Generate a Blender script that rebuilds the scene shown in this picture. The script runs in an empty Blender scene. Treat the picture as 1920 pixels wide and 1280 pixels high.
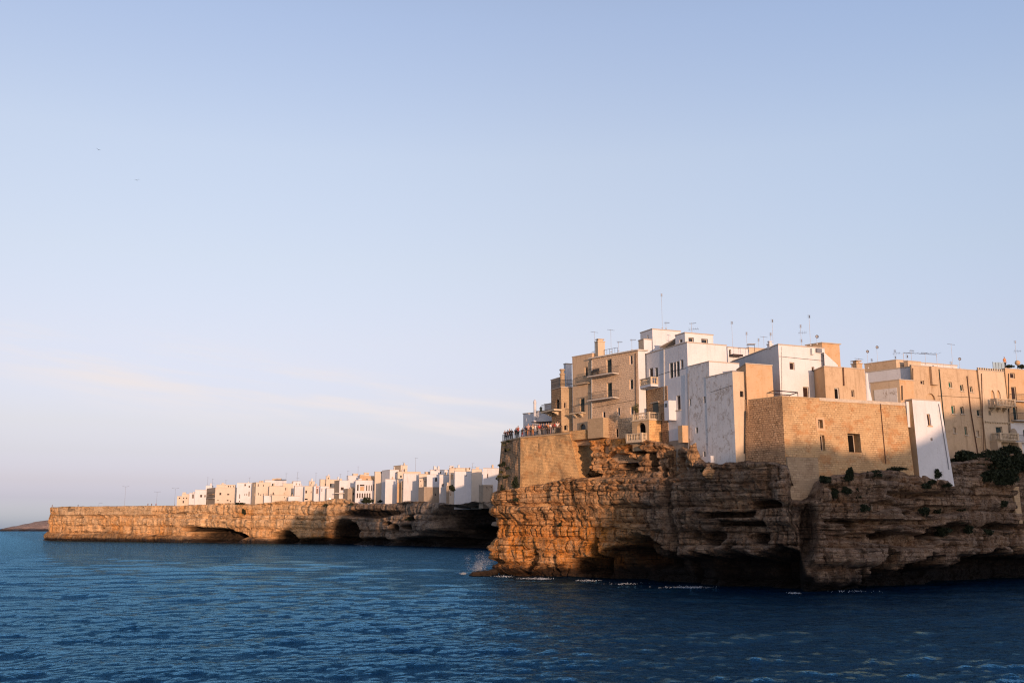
import bpy, bmesh, math, random
import numpy as np
from mathutils import Vector, Matrix

# ------------------------------------------------------------------ camera, sky, sun
F = 1867.0; CX = 960.0; CY = 640.0; H = 7.0
PITCH = math.atan(350.0 / F); SP, CP = math.sin(PITCH), math.cos(PITCH)
S = bpy.context.scene
COL = S.collection
cam_d = bpy.data.cameras.new('camera'); cam = bpy.data.objects.new('camera', cam_d); COL.objects.link(cam)
cam_d.lens = 35.0; cam_d.sensor_width = 36.0; cam_d.clip_end = 60000.0; cam_d.clip_start = 0.5
cam.location = (0, 0, H); cam.rotation_euler = (math.radians(90) + PITCH, 0, 0)
S.camera = cam
SUN_AZ = math.radians(19.0)      # light travels towards (-sin, cos)
SUN_EL = math.radians(3.3)
w = bpy.data.worlds.new("World"); S.world = w; w.use_nodes = True
nt = w.node_tree; nt.nodes.clear()
def wn(t, **k):
    n = nt.nodes.new(t)
    for a, b in k.items(): setattr(n, a, b)
    return n
sky = wn('ShaderNodeTexSky'); sky.sky_type = 'NISHITA'; sky.sun_disc = False
sky.sun_elevation = math.radians(6.0); sky.sun_rotation = math.pi - SUN_AZ   # rotation 0 = +Y
sky.air_density = 1.0; sky.dust_density = 1.0; sky.ozone_density = 1.0; sky.altitude = 0
bg = wn('ShaderNodeBackground'); bg.inputs['Strength'].default_value = 0.15
out = wn('ShaderNodeOutputWorld')
tc = wn('ShaderNodeTexCoord'); sep = wn('ShaderNodeSeparateXYZ'); nt.links.new(tc.outputs['Generated'], sep.inputs[0])
# evening air: lavender towards the horizon, a clearer blue higher up (a balance of the sky by elevation)
ramp = wn('ShaderNodeValToRGB'); nt.links.new(sep.outputs['Z'], ramp.inputs[0])
TINT = [(0.0, (.56, .82, 2.7)), (.009, (.56, .785, 2.5)), (.028, (.463, .55, 1.65)), (.044, (.48, .50, 1.22)), (.071, (.535, .502, .93)), (.098, (.625, .536, .81)),
        (.179, (.86, .67, .80)), (.257, (1.03, .80, .85)), (.357, (1.22, .95, .97)), (.472, (1.22, 1.0, 1.09)), (1.0, (1.0, .95, 1.1))]
els = ramp.color_ramp.elements
for i, (zp, c) in enumerate(TINT):
    e = els[i] if i < 2 else els.new(zp)
    e.position = zp; e.color = (c[0] / 3, c[1] / 3, c[2] / 3, 1)
hsv = wn('ShaderNodeVectorMath', operation='MULTIPLY'); nt.links.new(sky.outputs[0], hsv.inputs[0]); nt.links.new(ramp.outputs[0], hsv.inputs[1])
hs3 = wn('ShaderNodeVectorMath', operation='SCALE'); nt.links.new(hsv.outputs[0], hs3.inputs[0]); hs3.inputs['Scale'].default_value = 3.0 * 1.32
def wmath(op, a, b=None, c=None):
    n = wn('ShaderNodeMath', operation=op)
    for i, v in enumerate((a, b, c)):
        if v is None: continue
        if isinstance(v, (int, float)): n.inputs[i].default_value = v
        else: nt.links.new(v, n.inputs[i])
    return n.outputs[0]
# a little clearer and bluer towards the right
sx_ = wn('ShaderNodeMapRange', interpolation_type='SMOOTHSTEP'); nt.links.new(sep.outputs['X'], sx_.inputs[0]); sx_.inputs[1].default_value = 0.0; sx_.inputs[2].default_value = 0.55
rt = wn('ShaderNodeMixRGB', blend_type='MULTIPLY'); nt.links.new(sx_.outputs[0], rt.inputs[0]); nt.links.new(hs3.outputs[0], rt.inputs[1]); rt.inputs[2].default_value = (1.04, 1.11, 1.18, 1); hsv = rt
# the glow round the low sun is capped, for less noise and warm ambient
cap = wn('ShaderNodeMixRGB', blend_type='DARKEN'); cap.inputs[0].default_value = 1.0; nt.links.new(rt.outputs[0], cap.inputs[1]); cap.inputs[2].default_value = (8.0, 6.6, 5.8, 1); hsv = cap
# thin high cloud: a stretched noise in (azimuth, elevation) that fades out above and below a low band
az = wmath('ARCTAN2', sep.outputs['X'], sep.outputs['Y']); el = sep.outputs['Z']
comb = wn('ShaderNodeCombineXYZ')
el2 = wmath('ADD', el, wmath('MULTIPLY', az, 0.11))
nt.links.new(wmath('MULTIPLY', az, 3.2), comb.inputs[0]); nt.links.new(wmath('MULTIPLY', el2, 30.0), comb.inputs[1])
cn = wn('ShaderNodeTexNoise'); cn.inputs['Scale'].default_value = 1.3; cn.inputs['Detail'].default_value = 6; cn.inputs['Roughness'].default_value = 0.55
nt.links.new(comb.outputs[0], cn.inputs['Vector'])
def wramp(v, a, b):
    n = wn('ShaderNodeMapRange', interpolation_type='SMOOTHSTEP'); nt.links.new(v, n.inputs[0])
    n.inputs[1].default_value = a; n.inputs[2].default_value = b; return n.outputs[0]
band = wmath('MULTIPLY', wramp(el2, 0.055, 0.10), wramp(el2, 0.15, 0.115))
band = wmath('MULTIPLY', band, wmath('MULTIPLY', wramp(az, -0.62, -0.36), wramp(az, 0.10, -0.06)))
cl = wmath('MULTIPLY', wmath('MULTIPLY', wramp(cn.outputs['Fac'], 0.40, 0.70), band), 0.95)
mixc = wn('ShaderNodeMixRGB'); nt.links.new(cl, mixc.inputs[0]); nt.links.new(hsv.outputs[0], mixc.inputs[1])
mixc.inputs[2].default_value = (3.8, 3.5, 3.5, 1)
SKYGAIN = mixc
nt.links.new(mixc.outputs[0], bg.inputs['Color']); nt.links.new(bg.outputs[0], out.inputs['Surface'])

sun_d = bpy.data.lights.new('sun', 'SUN'); sun = bpy.data.objects.new('sun', sun_d); COL.objects.link(sun)
sun_d.energy = 2.8; sun_d.angle = math.radians(0.55); sun_d.color = (1.0, 0.62, 0.40)
ldir = Vector((-math.sin(SUN_AZ) * math.cos(SUN_EL), math.cos(SUN_AZ) * math.cos(SUN_EL), -math.sin(SUN_EL)))
sun.rotation_euler = ldir.to_track_quat('-Z', 'Y').to_euler(); sun.location = (100, -200, 60)
S.view_settings.view_transform = 'Standard'; S.view_settings.look = 'None'
S.view_settings.exposure = 0.6; S.view_settings.gamma = 1.0
S.cycles.max_bounces = 5; S.cycles.diffuse_bounces = 2; S.cycles.glossy_bounces = 3; S.cycles.transmission_bounces = 3
S.cycles.use_denoising = True; S.cycles.denoising_prefilter = 'NONE'; S.cycles.filter_width = 1.15
w.cycles.sampling_method = 'MANUAL'; w.cycles.sample_map_resolution = 2048; S.cycles.sample_clamp_indirect = 2.0; S.cycles.sample_clamp_direct = 4.0; S.cycles.use_adaptive_sampling = False

# ------------------------------------------------------------------ picture <-> world
def ray(px, py):
    u = np.asarray(px, float) - CX; v = CY - np.asarray(py, float)
    return u, F * CP - v * SP, F * SP + v * CP
def P(px, py, Y):
    rx, ry, rz = ray(px, py); t = Y / ry
    return np.array([rx * t, Y, H + rz * t])
def project(x, y, z):
    z = z - H
    d = y * CP + z * SP; up = -y * SP + z * CP
    return CX + F * x / d, CY - F * up / d
def on_line(px, py, A, d):
    """plan point on the line A + t d seen in column px (at picture row py)"""
    rx, ry, rz = ray(px, py); k = rx / ry
    t = (k * A[1] - A[0]) / (d[0] - k * d[1])
    return (A[0] + t * d[0], A[1] + t * d[1])
def on_wall(px, py, A, B):
    """(u, z) on the vertical wall through plan points A,B"""
    rx, ry, rz = ray(px, py)
    dx, dy = B[0] - A[0], B[1] - A[1]; L = math.hypot(dx, dy); dx /= L; dy /= L
    nx, ny = -dy, dx
    t = (A[0] * nx + A[1] * ny) / (rx * nx + ry * ny)
    X, Y, Z = rx * t, ry * t, H + rz * t
    return ((X - A[0]) * dx + (Y - A[1]) * dy, Z)
def zat(py, px, Y):
    return float(P(px, py, Y)[2])

# ------------------------------------------------------------------ numpy noise
def _h(ix, iy, seed):
    n = (ix.astype(np.int64) * 374761393 + iy.astype(np.int64) * 668265263 + seed * 974634777) & 0x7fffffff
    n = ((n ^ (n >> 13)) * 1274126177) & 0x7fffffff
    n = (n ^ (n >> 16)) & 0xffffff
    return n / float(0xffffff)
def vnoise(x, y, seed=0):
    x = np.asarray(x, float); y = np.asarray(y, float)
    ix = np.floor(x); iy = np.floor(y); fx = x - ix; fy = y - iy
    fx = fx * fx * (3 - 2 * fx); fy = fy * fy * (3 - 2 * fy)
    a = _h(ix, iy, seed); b = _h(ix + 1, iy, seed); c = _h(ix, iy + 1, seed); d = _h(ix + 1, iy + 1, seed)
    return (a + (b - a) * fx) * (1 - fy) + (c + (d - c) * fx) * fy - 0.5
def fbm(x, y, seed=0, oct=4, rough=0.5):
    r = 0; a = 1.0; f = 1.0
    for i in range(oct):
        r = r + a * vnoise(x * f, y * f, seed + i * 17); a *= rough; f *= 2.03
    return r
def sstep(a, b, x):
    t = np.clip((np.asarray(x, float) - a) / (b - a), 0, 1); return t * t * (3 - 2 * t)

# ------------------------------------------------------------------ objects
def new_obj(name, me, mat=None, parent=None):
    o = bpy.data.objects.new(name, me); COL.objects.link(o)
    if parent is not None: o.parent = parent
    if mat is not None and me is not None:
        me.materials.append(mat)
    return o
def tag(o, label=None, cat=None, group=None, kind=None):
    if label: o['label'] = label
    if cat: o['category'] = cat
    if group: o['group'] = group
    if kind: o['kind'] = kind
    return o
def empty(name, loc=(0, 0, 0), rz=0.0, label=None, cat=None, group=None):
    o = bpy.data.objects.new(name, None); COL.objects.link(o); o.location = loc; o.rotation_euler = (0, 0, rz)
    return tag(o, label, cat, group)
def grid_mesh(name, X, Y, Z, smooth=True):
    nr, nc = X.shape
    co = np.stack([X, Y, Z], -1).reshape(-1, 3).astype(np.float32)
    idx = np.arange(nr * nc).reshape(nr, nc)
    q = np.stack([idx[:-1, :-1], idx[:-1, 1:], idx[1:, 1:], idx[1:, :-1]], -1).reshape(-1, 4)
    me = bpy.data.meshes.new(name)
    me.vertices.add(len(co)); me.vertices.foreach_set('co', co.ravel())
    me.loops.add(q.size); me.loops.foreach_set('vertex_index', q.ravel().astype(np.int32))
    me.polygons.add(len(q)); me.polygons.foreach_set('loop_start', np.arange(0, q.size, 4, dtype=np.int32))
    me.polygons.foreach_set('use_smooth', np.full(len(q), smooth, dtype=bool))
    me.update(calc_edges=True)
    return me
class MB:
    """collects faces (with metre UVs and material slots) into ONE mesh"""
    def __init__(s): s.v = []; s.f = []; s.uv = []; s.m = []; s.sm = []
    def face(s, pts, uvs=None, m=0, smooth=False):
        b = len(s.v); s.v += [tuple(map(float, p)) for p in pts]; s.f.append(tuple(range(b, b + len(pts))))
        if uvs is None:
            p0, p1, p2 = Vector(pts[0]), Vector(pts[1]), Vector(pts[2])
            n = (p1 - p0).cross(p2 - p0)
            if n.length > 0: n.normalize()
            if abs(n.z) > 0.7: uvs = [(p[0], p[1]) for p in pts]
            else:
                t = Vector((-n.y, n.x, 0)); t.normalize()
                uvs = [(p[0] * t.x + p[1] * t.y, p[2]) for p in pts]
        s.uv.append([tuple(u) for u in uvs]); s.m.append(m); s.sm.append(smooth)
    def box(s, c, sz, rz=0.0, m=0, taper=1.0):
        cx, cy, cz = c; hx, hy, hz = sz[0] / 2, sz[1] / 2, sz[2] / 2; ca, sa = math.cos(rz), math.sin(rz)
        def q(x, y, z):
            if z > 0: x *= taper; y *= taper
            return (cx + x * ca - y * sa, cy + x * sa + y * ca, cz + z)
        p = [q(a, b, c_) for c_ in (-hz, hz) for a, b in ((-hx, -hy), (hx, -hy), (hx, hy), (-hx, hy))]
        for f in ((3, 2, 1, 0), (4, 5, 6, 7), (0, 1, 5, 4), (1, 2, 6, 5), (2, 3, 7, 6), (3, 0, 4, 7)):
            s.face([p[i] for i in f], m=m)
    def tube(s, a, b, r, r2=None, n=6, m=0, cap=True):
        a = Vector(a); b = Vector(b); d = (b - a); 
        if d.length < 1e-6: return
        d.normalize(); r2 = r if r2 is None else r2
        t = d.cross(Vector((0, 0, 1)) if abs(d.z) < 0.9 else Vector((1, 0, 0))).normalized(); u = d.cross(t)
        A = [a + (t * math.cos(k * 2 * math.pi / n) + u * math.sin(k * 2 * math.pi / n)) * r for k in range(n)]
        B = [b + (t * math.cos(k * 2 * math.pi / n) + u * math.sin(k * 2 * math.pi / n)) * r2 for k in range(n)]
        for k in range(n):
            j = (k + 1) % n; s.face([A[k], B[k], B[j], A[j]], m=m, smooth=n > 5)
        if cap: s.face(A, m=m); s.face(B[::-1], m=m)
    def lathe(s, prof, c=(0, 0, 0), n=10, m=0):
        for i in range(len(prof) - 1):
            (r0, z0), (r1, z1) = prof[i], prof[i + 1]
            for k in range(n):
                a0, a1 = 2 * math.pi * k / n, 2 * math.pi * (k + 1) / n
                s.face([(c[0] + r0 * math.cos(a0), c[1] + r0 * math.sin(a0), c[2] + z0), (c[0] + r0 * math.cos(a1), c[1] + r0 * math.sin(a1), c[2] + z0),
                        (c[0] + r1 * math.cos(a1), c[1] + r1 * math.sin(a1), c[2] + z1), (c[0] + r1 * math.cos(a0), c[1] + r1 * math.sin(a0), c[2] + z1)], m=m, smooth=True)
    def mesh(s, name, mats):
        me = bpy.data.meshes.new(name); me.from_pydata(s.v, [], s.f)
        uv = me.uv_layers.new(name='UVMap')
        flat = [c for f in s.uv for u in f for c in u]
        uv.data.foreach_set('uv', flat)
        for mt in (mats if isinstance(mats, (list, tuple)) else [mats]): me.materials.append(mt)
        me.polygons.foreach_set('material_index', s.m); me.polygons.foreach_set('use_smooth', s.sm)
        me.update(); return me
    def build(s, name, mats, parent=None):
        o = bpy.data.objects.new(name, s.mesh(name, mats)); COL.objects.link(o)
        if parent is not None: o.parent = parent
        return o
# ------------------------------------------------------------------ materials
class NT:
    def __init__(s, name):
        s.mat = bpy.data.materials.new(name); s.mat.use_nodes = True; s.t = s.mat.node_tree; s.t.nodes.clear()
        s.out = s.t.nodes.new('ShaderNodeOutputMaterial'); s.b = s.t.nodes.new('ShaderNodeBsdfPrincipled')
        s.t.links.new(s.b.outputs[0], s.out.inputs[0])
    def n(s, t, **k):
        n = s.t.nodes.new(t)
        for a, b in k.items(): setattr(n, a, b)
        return n
    def put(s, sock, v):
        if isinstance(v, (int, float)): sock.default_value = v
        elif isinstance(v, (tuple, list)):
            sock.default_value = tuple(v) + ((1,) if len(v) == 3 and len(sock.default_value) == 4 else ())
        else: s.t.links.new(v, sock)
    def math(s, op, a, b=0.0, c=0.0):
        n = s.n('ShaderNodeMath', operation=op); s.put(n.inputs[0], a); s.put(n.inputs[1], b); s.put(n.inputs[2], c); return n.outputs[0]
    def mix(s, f, a, b, mode='MIX'):
        n = s.n('ShaderNodeMixRGB', blend_type=mode); s.put(n.inputs[0], f); s.put(n.inputs[1], a); s.put(n.inputs[2], b); return n.outputs[0]
    def ramp(s, v, a, b, lo=0.0, hi=1.0):
        n = s.n('ShaderNodeMapRange', interpolation_type='SMOOTHSTEP'); s.put(n.inputs[0], v)
        for i, q in enumerate((a, b, lo, hi)): n.inputs[i + 1].default_value = q
        return n.outputs[0]
    def pos(s, sc=(1, 1, 1), src='pos'):
        if src == 'pos': o = s.n('ShaderNodeNewGeometry').outputs['Position']
        elif src == 'uv': o = s.n('ShaderNodeUVMap').outputs[0]
        else: o = s.n('ShaderNodeTexCoord').outputs['Object']
        m = s.n('ShaderNodeMapping'); m.inputs['Scale'].default_value = sc; s.t.links.new(o, m.inputs[0]); return m.outputs[0]
    def noise(s, vec, scale, detail=4, rough=0.55, dist=0.0, col=False):
        n = s.n('ShaderNodeTexNoise'); s.put(n.inputs['Vector'], vec); n.inputs['Scale'].default_value = scale
        n.inputs['Detail'].default_value = detail; n.inputs['Roughness'].default_value = rough; n.inputs['Distortion'].default_value = dist
        return n.outputs['Color' if col else 'Fac']
    def voro(s, vec, scale, feat='DISTANCE_TO_EDGE', rnd=1.0):
        n = s.n('ShaderNodeTexVoronoi', feature=feat); s.put(n.inputs['Vector'], vec); n.inputs['Scale'].default_value = scale
        n.inputs['Randomness'].default_value = rnd
        return n.outputs['Distance' if feat != 'COL' else 'Color']
    def bump(s, h, strength, dist, normal=None):
        n = s.n('ShaderNodeBump'); n.inputs['Strength'].default_value = strength; n.inputs['Distance'].default_value = dist
        s.put(n.inputs['Height'], h)
        if normal is not None: s.put(n.inputs['Normal'], normal)
        return n.outputs[0]
    def fin(s, col, rough=0.9, normal=None, spec=0.25, **k):
        s.put(s.b.inputs['Base Color'], col); s.put(s.b.inputs['Roughness'], rough)
        s.b.inputs['Specular IOR Level'].default_value = spec
        if normal is not None: s.put(s.b.inputs['Normal'], normal)
        for a, v in k.items(): s.put(s.b.inputs[a], v)
        return s.mat

def simple(name, col, rough=0.6, metal=0.0, spec=0.4, var=0.12):
    m = NT(name); v = m.noise(m.pos(), 3.0, 4)
    c = m.mix(m.ramp(v, 0.3, 0.7), tuple(x * (1 - var) for x in col), tuple(min(1, x * (1 + var)) for x in col))
    return m.fin(c, rough, spec=spec, Metallic=metal)

def plaster(name, col, dirt=(0.30, 0.25, 0.20), amt=0.25, patch=None, pamt=0.0, streak=0.4):
    """limewash / render with grime, vertical streaks and worn patches"""
    m = NT(name); p = m.pos(); 
    n1 = m.noise(p, 0.55, 6, 0.6); n2 = m.noise(p, 3.5, 5, 0.65); st = m.noise(m.pos((1.6, 1.6, 0.16)), 1.3, 5, 0.6)
    base = m.mix(m.ramp(n1, 0.3, 0.7), tuple(x * 0.93 for x in col), col)
    f = m.math('MULTIPLY', m.ramp(st, 0.50, 0.78), streak)
    f = m.math('ADD', f, m.math('MULTIPLY', m.ramp(n2, 0.52, 0.75), 0.5))
    f = m.math('MULTIPLY', f, amt)
    c = m.mix(f, base, dirt)
    if patch:
        pn = m.noise(p, 0.9, 9, 0.72); pf = m.math('MULTIPLY', m.ramp(pn, 0.50 , 0.60), pamt)
        pf = m.math('MULTIPLY', pf, m.ramp(m.noise(p, 5.0, 5, 0.7), 0.36, 0.62))
        c = m.mix(pf, c, patch)
    bp = m.bump(m.noise(p, 2.2, 8, 0.68), 0.6, 0.06)
    return m.fin(c, 0.92, bp, spec=0.15)

def masonry(name, c1, c2, mortar, bw=0.62, bh=0.30, rough_amt=0.5, stain=(0.16, 0.10, 0.06), stain_amt=0.5, upper=None, orange=0.0, rubble=0.0, msize=0.02, plain=None):
    """coursed limestone; UVs are in metres"""
    m = NT(name); uv = m.pos((1, 1, 1), 'uv'); p = m.pos()
    wob = m.n('ShaderNodeVectorMath', operation='SCALE'); wn_ = m.n('ShaderNodeVectorMath', operation='SUBTRACT')
    m.put(wn_.inputs[0], m.noise(uv, 2.2, 3, 0.6, col=True)); wn_.inputs[1].default_value = (0.5, 0.5, 0.5)
    m.put(wob.inputs[0], wn_.outputs[0]); wob.inputs['Scale'].default_value = 0.09 + rubble * 0.25
    ad = m.n('ShaderNodeVectorMath', operation='ADD'); m.put(ad.inputs[0], uv); m.put(ad.inputs[1], wob.outputs[0])
    br = m.n('ShaderNodeTexBrick'); m.put(br.inputs['Vector'], ad.outputs[0])
    br.inputs['Color1'].default_value = (*c1, 1); br.inputs['Color2'].default_value = (*c2, 1); br.inputs['Mortar'].default_value = (*mortar, 1)
    br.inputs['Scale'].default_value = 1.0; br.inputs['Brick Width'].default_value = bw; br.inputs['Row Height'].default_value = bh
    br.inputs['Mortar Size'].default_value = msize; br.inputs['Mortar Smooth'].default_value = 0.35; br.inputs['Bias'].default_value = -0.1
    br.offset_frequency = 2; br.squash = 0.8; br.squash_frequency = 3
    c = br.outputs['Color']; hgt = br.outputs['Fac']
    c = m.mix(m.math('MULTIPLY', m.ramp(m.noise(uv, 0.8, 6, 0.65), 0.40, 0.60), 0.80), c, tuple((a + b) / 2 for a, b in zip(c1, c2)))
    n1 = m.noise(p, 0.35, 7, 0.65); n3 = m.noise(p, 2.6, 8, 0.72)
    if plain:
        sp = m.n('ShaderNodeSeparateXYZ'); m.put(sp.inputs[0], m.n('ShaderNodeNewGeometry').outputs['Position'])
        zf = m.ramp(m.math('ADD', sp.outputs['Z'], m.math('MULTIPLY', m.math('SUBTRACT', m.noise(p, 0.45, 6, 0.65), 0.5), 9.0)), plain[0] - 1.0, plain[0] + 1.0)
        c = m.mix(m.math('MULTIPLY', zf, 0.85), c, plain[1])
    c = m.mix(m.math('MULTIPLY', m.ramp(n1, 0.47, 0.72), stain_amt), c, stain)
    c = m.mix(m.math('MULTIPLY', m.ramp(n3, 0.55, 0.78), 0.55), c, tuple(x * 0.55 for x in c2))
    c = m.mix(m.math('MULTIPLY', m.ramp(n3, 0.42, 0.22), 0.5), c, tuple(min(1, x * 1.35) for x in c1))
    if orange:
        c = m.mix(m.math('MULTIPLY', m.ramp(m.noise(m.pos((1, 1, 1.6)), 0.5, 8, 0.7), 0.50, 0.62), orange), c, (0.42, 0.16, 0.045))
    hh = m.math('ADD', m.math('MULTIPLY', hgt, -0.55), m.math('MULTIPLY', n3, 1.1))
    return m.fin(c, 0.95, m.bump(hh, rough_amt, 0.12), spec=0.12)

def rockmat(name, light, dark, rust, black_z=2.0, far=False, gshade_light=(0.38, 0.285, 0.21), gshade_dark=(0.115, 0.082, 0.06)):
    m = NT(name); p = m.pos(); k = 0.35 if far else 1.0
    big = m.noise(p, 0.10 if not far else 0.03, 6, 0.6); mid = m.noise(p, 0.7 * k, 9, 0.70); fine = m.noise(p, 3.5 * k, 8, 0.75)
    lay = m.noise(m.pos((0.12, 0.12, 3.0)), 1.0 * k * 1.6, 7, 0.66, 0.3)
    strk = m.noise(m.pos((1.1, 1.1, 0.13)), 1.3 * k, 6, 0.65)
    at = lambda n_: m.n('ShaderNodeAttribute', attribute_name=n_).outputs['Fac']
    rs, dk, gy = at('rust'), at('dark_mask'), at('grey')
    # broken blocks: cells flattened along the beds, wobbling a little
    def cells(scale, sx, sz, wob):
        wv = m.n('ShaderNodeVectorMath', operation='ADD'); m.put(wv.inputs[0], m.pos((sx, sx, sz))); sc_ = m.n('ShaderNodeVectorMath', operation='SCALE'); m.put(sc_.inputs[0], m.noise(p, 1.1 * k, 5, 0.65, col=True)); sc_.inputs['Scale'].default_value = wob; m.put(wv.inputs[1], sc_.outputs[0])
        v = m.n('ShaderNodeTexVoronoi', feature='F1', distance='CHEBYCHEV'); m.put(v.inputs['Vector'], wv.outputs[0]); v.inputs['Scale'].default_value = scale
        bw = m.n('ShaderNodeSeparateColor'); m.put(bw.inputs[0], v.outputs['Color']); return bw.outputs[0], v.outputs['Distance']
    c1, d1 = cells(0.75 * k, 0.55, 1.5, 1.0); c2, d2 = cells(2.1 * k, 0.6, 1.5, 1.2)
    lt = m.mix(gy, light, gshade_light); dr = m.mix(gy, dark, gshade_dark); blk = (0.022, 0.015, 0.010)  # grey tones hold both greyer rock and painted shade
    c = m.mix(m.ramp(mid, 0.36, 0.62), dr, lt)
    c = m.mix(m.math('MULTIPLY', m.ramp(c1, 0.55, 0.0), 0.40), c, dr)
    c = m.mix(m.math('MULTIPLY', m.ramp(c2, 0.35, 0.0), 0.45), c, dr)
    c = m.mix(m.math('MULTIPLY', m.ramp(c1, 0.6, 1.0), 0.35), c, lt)
    c = m.mix(m.math('MULTIPLY', rs, m.ramp(strk, 0.28, 0.58)), c, rust)
    c = m.mix(m.math('MULTIPLY', m.ramp(strk, 0.57, 0.61), 0.66 if not far else 0.35), c, blk)
    c = m.mix(m.math('MULTIPLY', m.ramp(lay, 0.57, 0.61), 0.78 if not far else 0.4), c, blk)
    c = m.mix(m.math('MULTIPLY', m.ramp(lay, 0.46, 0.36), 0.40), c, lt)
    c = m.mix(m.math('MULTIPLY', m.ramp(big, 0.55, 0.68), 0.40), c, dr)
    c = m.mix(m.math('MULTIPLY', m.ramp(fine, 0.56, 0.63), 0.72 if not far else 0.35), c, blk)
    vf = m.math('MAXIMUM', m.ramp(d1, 0.60, 0.75), m.math('MULTIPLY', m.ramp(d2, 0.58, 0.75), 0.6))
    c = m.mix(m.math('MULTIPLY', vf, 0.6), c, blk)
    # wet, algae covered band along the waterline
    sp = m.n('ShaderNodeSeparateXYZ'); m.put(sp.inputs[0], m.n('ShaderNodeNewGeometry').outputs['Position'])
    zz = m.math('ADD', sp.outputs['Z'], m.math('MULTIPLY', m.math('SUBTRACT', mid, 0.5), 2.4))
    wet = m.ramp(zz, black_z, black_z * 0.35)
    c = m.mix(m.math('MULTIPLY', wet, 0.93), c, (0.012, 0.010, 0.009))
    c = m.mix(m.math('MULTIPLY', dk, 0.95), c, (0.014, 0.011, 0.010))  # shade of caves, crack and undercut painted in near black
    h = m.math('ADD', m.math('MULTIPLY', mid, 0.9), m.math('MULTIPLY', fine, 0.35)); h = m.math('ADD', h, m.math('MULTIPLY', vf, -0.22))
    h = m.math('ADD', h, m.math('MULTIPLY', lay, 0.35)); h = m.math('ADD', h, m.math('MULTIPLY', c1, 0.30)); h = m.math('ADD', h, m.math('MULTIPLY', c2, 0.12))
    return m.fin(c, m.ramp(wet, 0, 1, 0.95, 0.45), m.bump(h, 1.0, 0.9 if not far else 2.0), spec=0.2)

M = {}
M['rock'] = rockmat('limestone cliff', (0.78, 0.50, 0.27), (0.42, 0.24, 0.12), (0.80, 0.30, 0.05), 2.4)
M['farrock'] = rockmat('far cliff', (0.90, 0.60, 0.33), (0.64, 0.38, 0.18), (0.76, 0.34, 0.09), 2.6, far=True, gshade_light=(0.42, 0.32, 0.235), gshade_dark=(0.15, 0.11, 0.08))
M['headland'] = rockmat('hazy headland', (0.50, 0.34, 0.25), (0.34, 0.22, 0.17), (0.4, 0.22, 0.12), 9.0, far=True)
M['white'] = plaster('white limewash', (0.665, 0.66, 0.67), dirt=(0.36, 0.30, 0.25), amt=0.38, streak=0.6)
M['white2'] = plaster('old limewash', (0.64, 0.63, 0.63), dirt=(0.34, 0.28, 0.23), amt=0.5, streak=0.7)
M['weathered'] = plaster('weathered limewash', (0.70, 0.68, 0.66), dirt=(0.30, 0.24, 0.18), amt=0.6, patch=(0.32, 0.25, 0.19), pamt=0.8, streak=0.7)
M['tan'] = plaster('tan stone render', (0.55, 0.40, 0.26), dirt=(0.26, 0.17, 0.10), amt=0.7, patch=(0.40, 0.28, 0.17), pamt=0.75, streak=0.8)
M['ochre'] = plaster('ochre render', (0.57, 0.385, 0.23), dirt=(0.34, 0.19, 0.08), amt=0.5, patch=(0.46, 0.24, 0.08), pamt=0.5)
M['cream'] = plaster('cream render', (0.60, 0.47, 0.33), dirt=(0.32, 0.23, 0.15), amt=0.6, patch=(0.46, 0.35, 0.24), pamt=0.5, streak=0.7)
M['fcream'] = plaster('pale cream far render', (0.64, 0.54, 0.43), dirt=(0.34, 0.26, 0.18), amt=0.35)
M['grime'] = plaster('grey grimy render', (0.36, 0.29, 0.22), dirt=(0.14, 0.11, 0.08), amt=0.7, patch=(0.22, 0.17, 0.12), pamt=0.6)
M['ashlar'] = masonry('ashlar limestone', (0.60, 0.41, 0.225), (0.44, 0.28, 0.14), (0.17, 0.105, 0.06), 0.52, 0.25, 0.55, stain_amt=0.5, orange=0.42)
M['rubble'] = masonry('rubble limestone', (0.56, 0.36, 0.21), (0.34, 0.20, 0.105), (0.11, 0.075, 0.045), 0.42, 0.26, 0.9, stain_amt=0.5, rubble=1.0, msize=0.03)
M['bastion'] = masonry('bastion limestone', (0.80, 0.49, 0.22), (0.60, 0.345, 0.145), (0.24, 0.15, 0.085), 0.48, 0.22, 0.6, stain_amt=0.75, orange=0.4, msize=0.02)
M['halfrender'] = masonry('rubble wall with old render', (0.68, 0.47, 0.29), (0.42, 0.27, 0.155), (0.16, 0.11, 0.07), 0.40, 0.25, 0.8, stain_amt=0.35, rubble=1.0, msize=0.03, plain=(22.5, (0.70, 0.51, 0.345)))
M['oldblock'] = masonry('old grey blockwork', (0.46, 0.34, 0.22), (0.32, 0.225, 0.14), (0.13, 0.095, 0.07), 0.55, 0.27, 0.5, stain_amt=0.5, rubble=0.4, msize=0.014)
M['block'] = masonry('tufa blockwork', (0.50, 0.36, 0.22), (0.40, 0.28, 0.165), (0.24, 0.165, 0.10), 0.55, 0.27, 0.35, stain_amt=0.25, msize=0.014)
M['shutter'] = simple('dark green shutter', (0.012, 0.03, 0.026), 0.5)
M['brown'] = simple('dark brown shutter', (0.035, 0.016, 0.012), 0.5)
M['green'] = simple('sea green shutter', (0.03, 0.12, 0.085), 0.5)
M['glass'] = simple('window glass', (0.012, 0.015, 0.018), 0.12, spec=0.6)
M['void'] = simple('dark interior', (0.012, 0.010, 0.009), 0.9, spec=0.0)
M['frame'] = simple('pale stone frame', (0.50, 0.42, 0.33), 0.85, spec=0.1)
M['wframe'] = simple('white painted frame', (0.68, 0.66, 0.62), 0.8, spec=0.1)
M['iron'] = simple('iron railing', (0.03, 0.028, 0.027), 0.6)
M['rust'] = simple('rusty iron', (0.12, 0.06, 0.035), 0.8)
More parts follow.
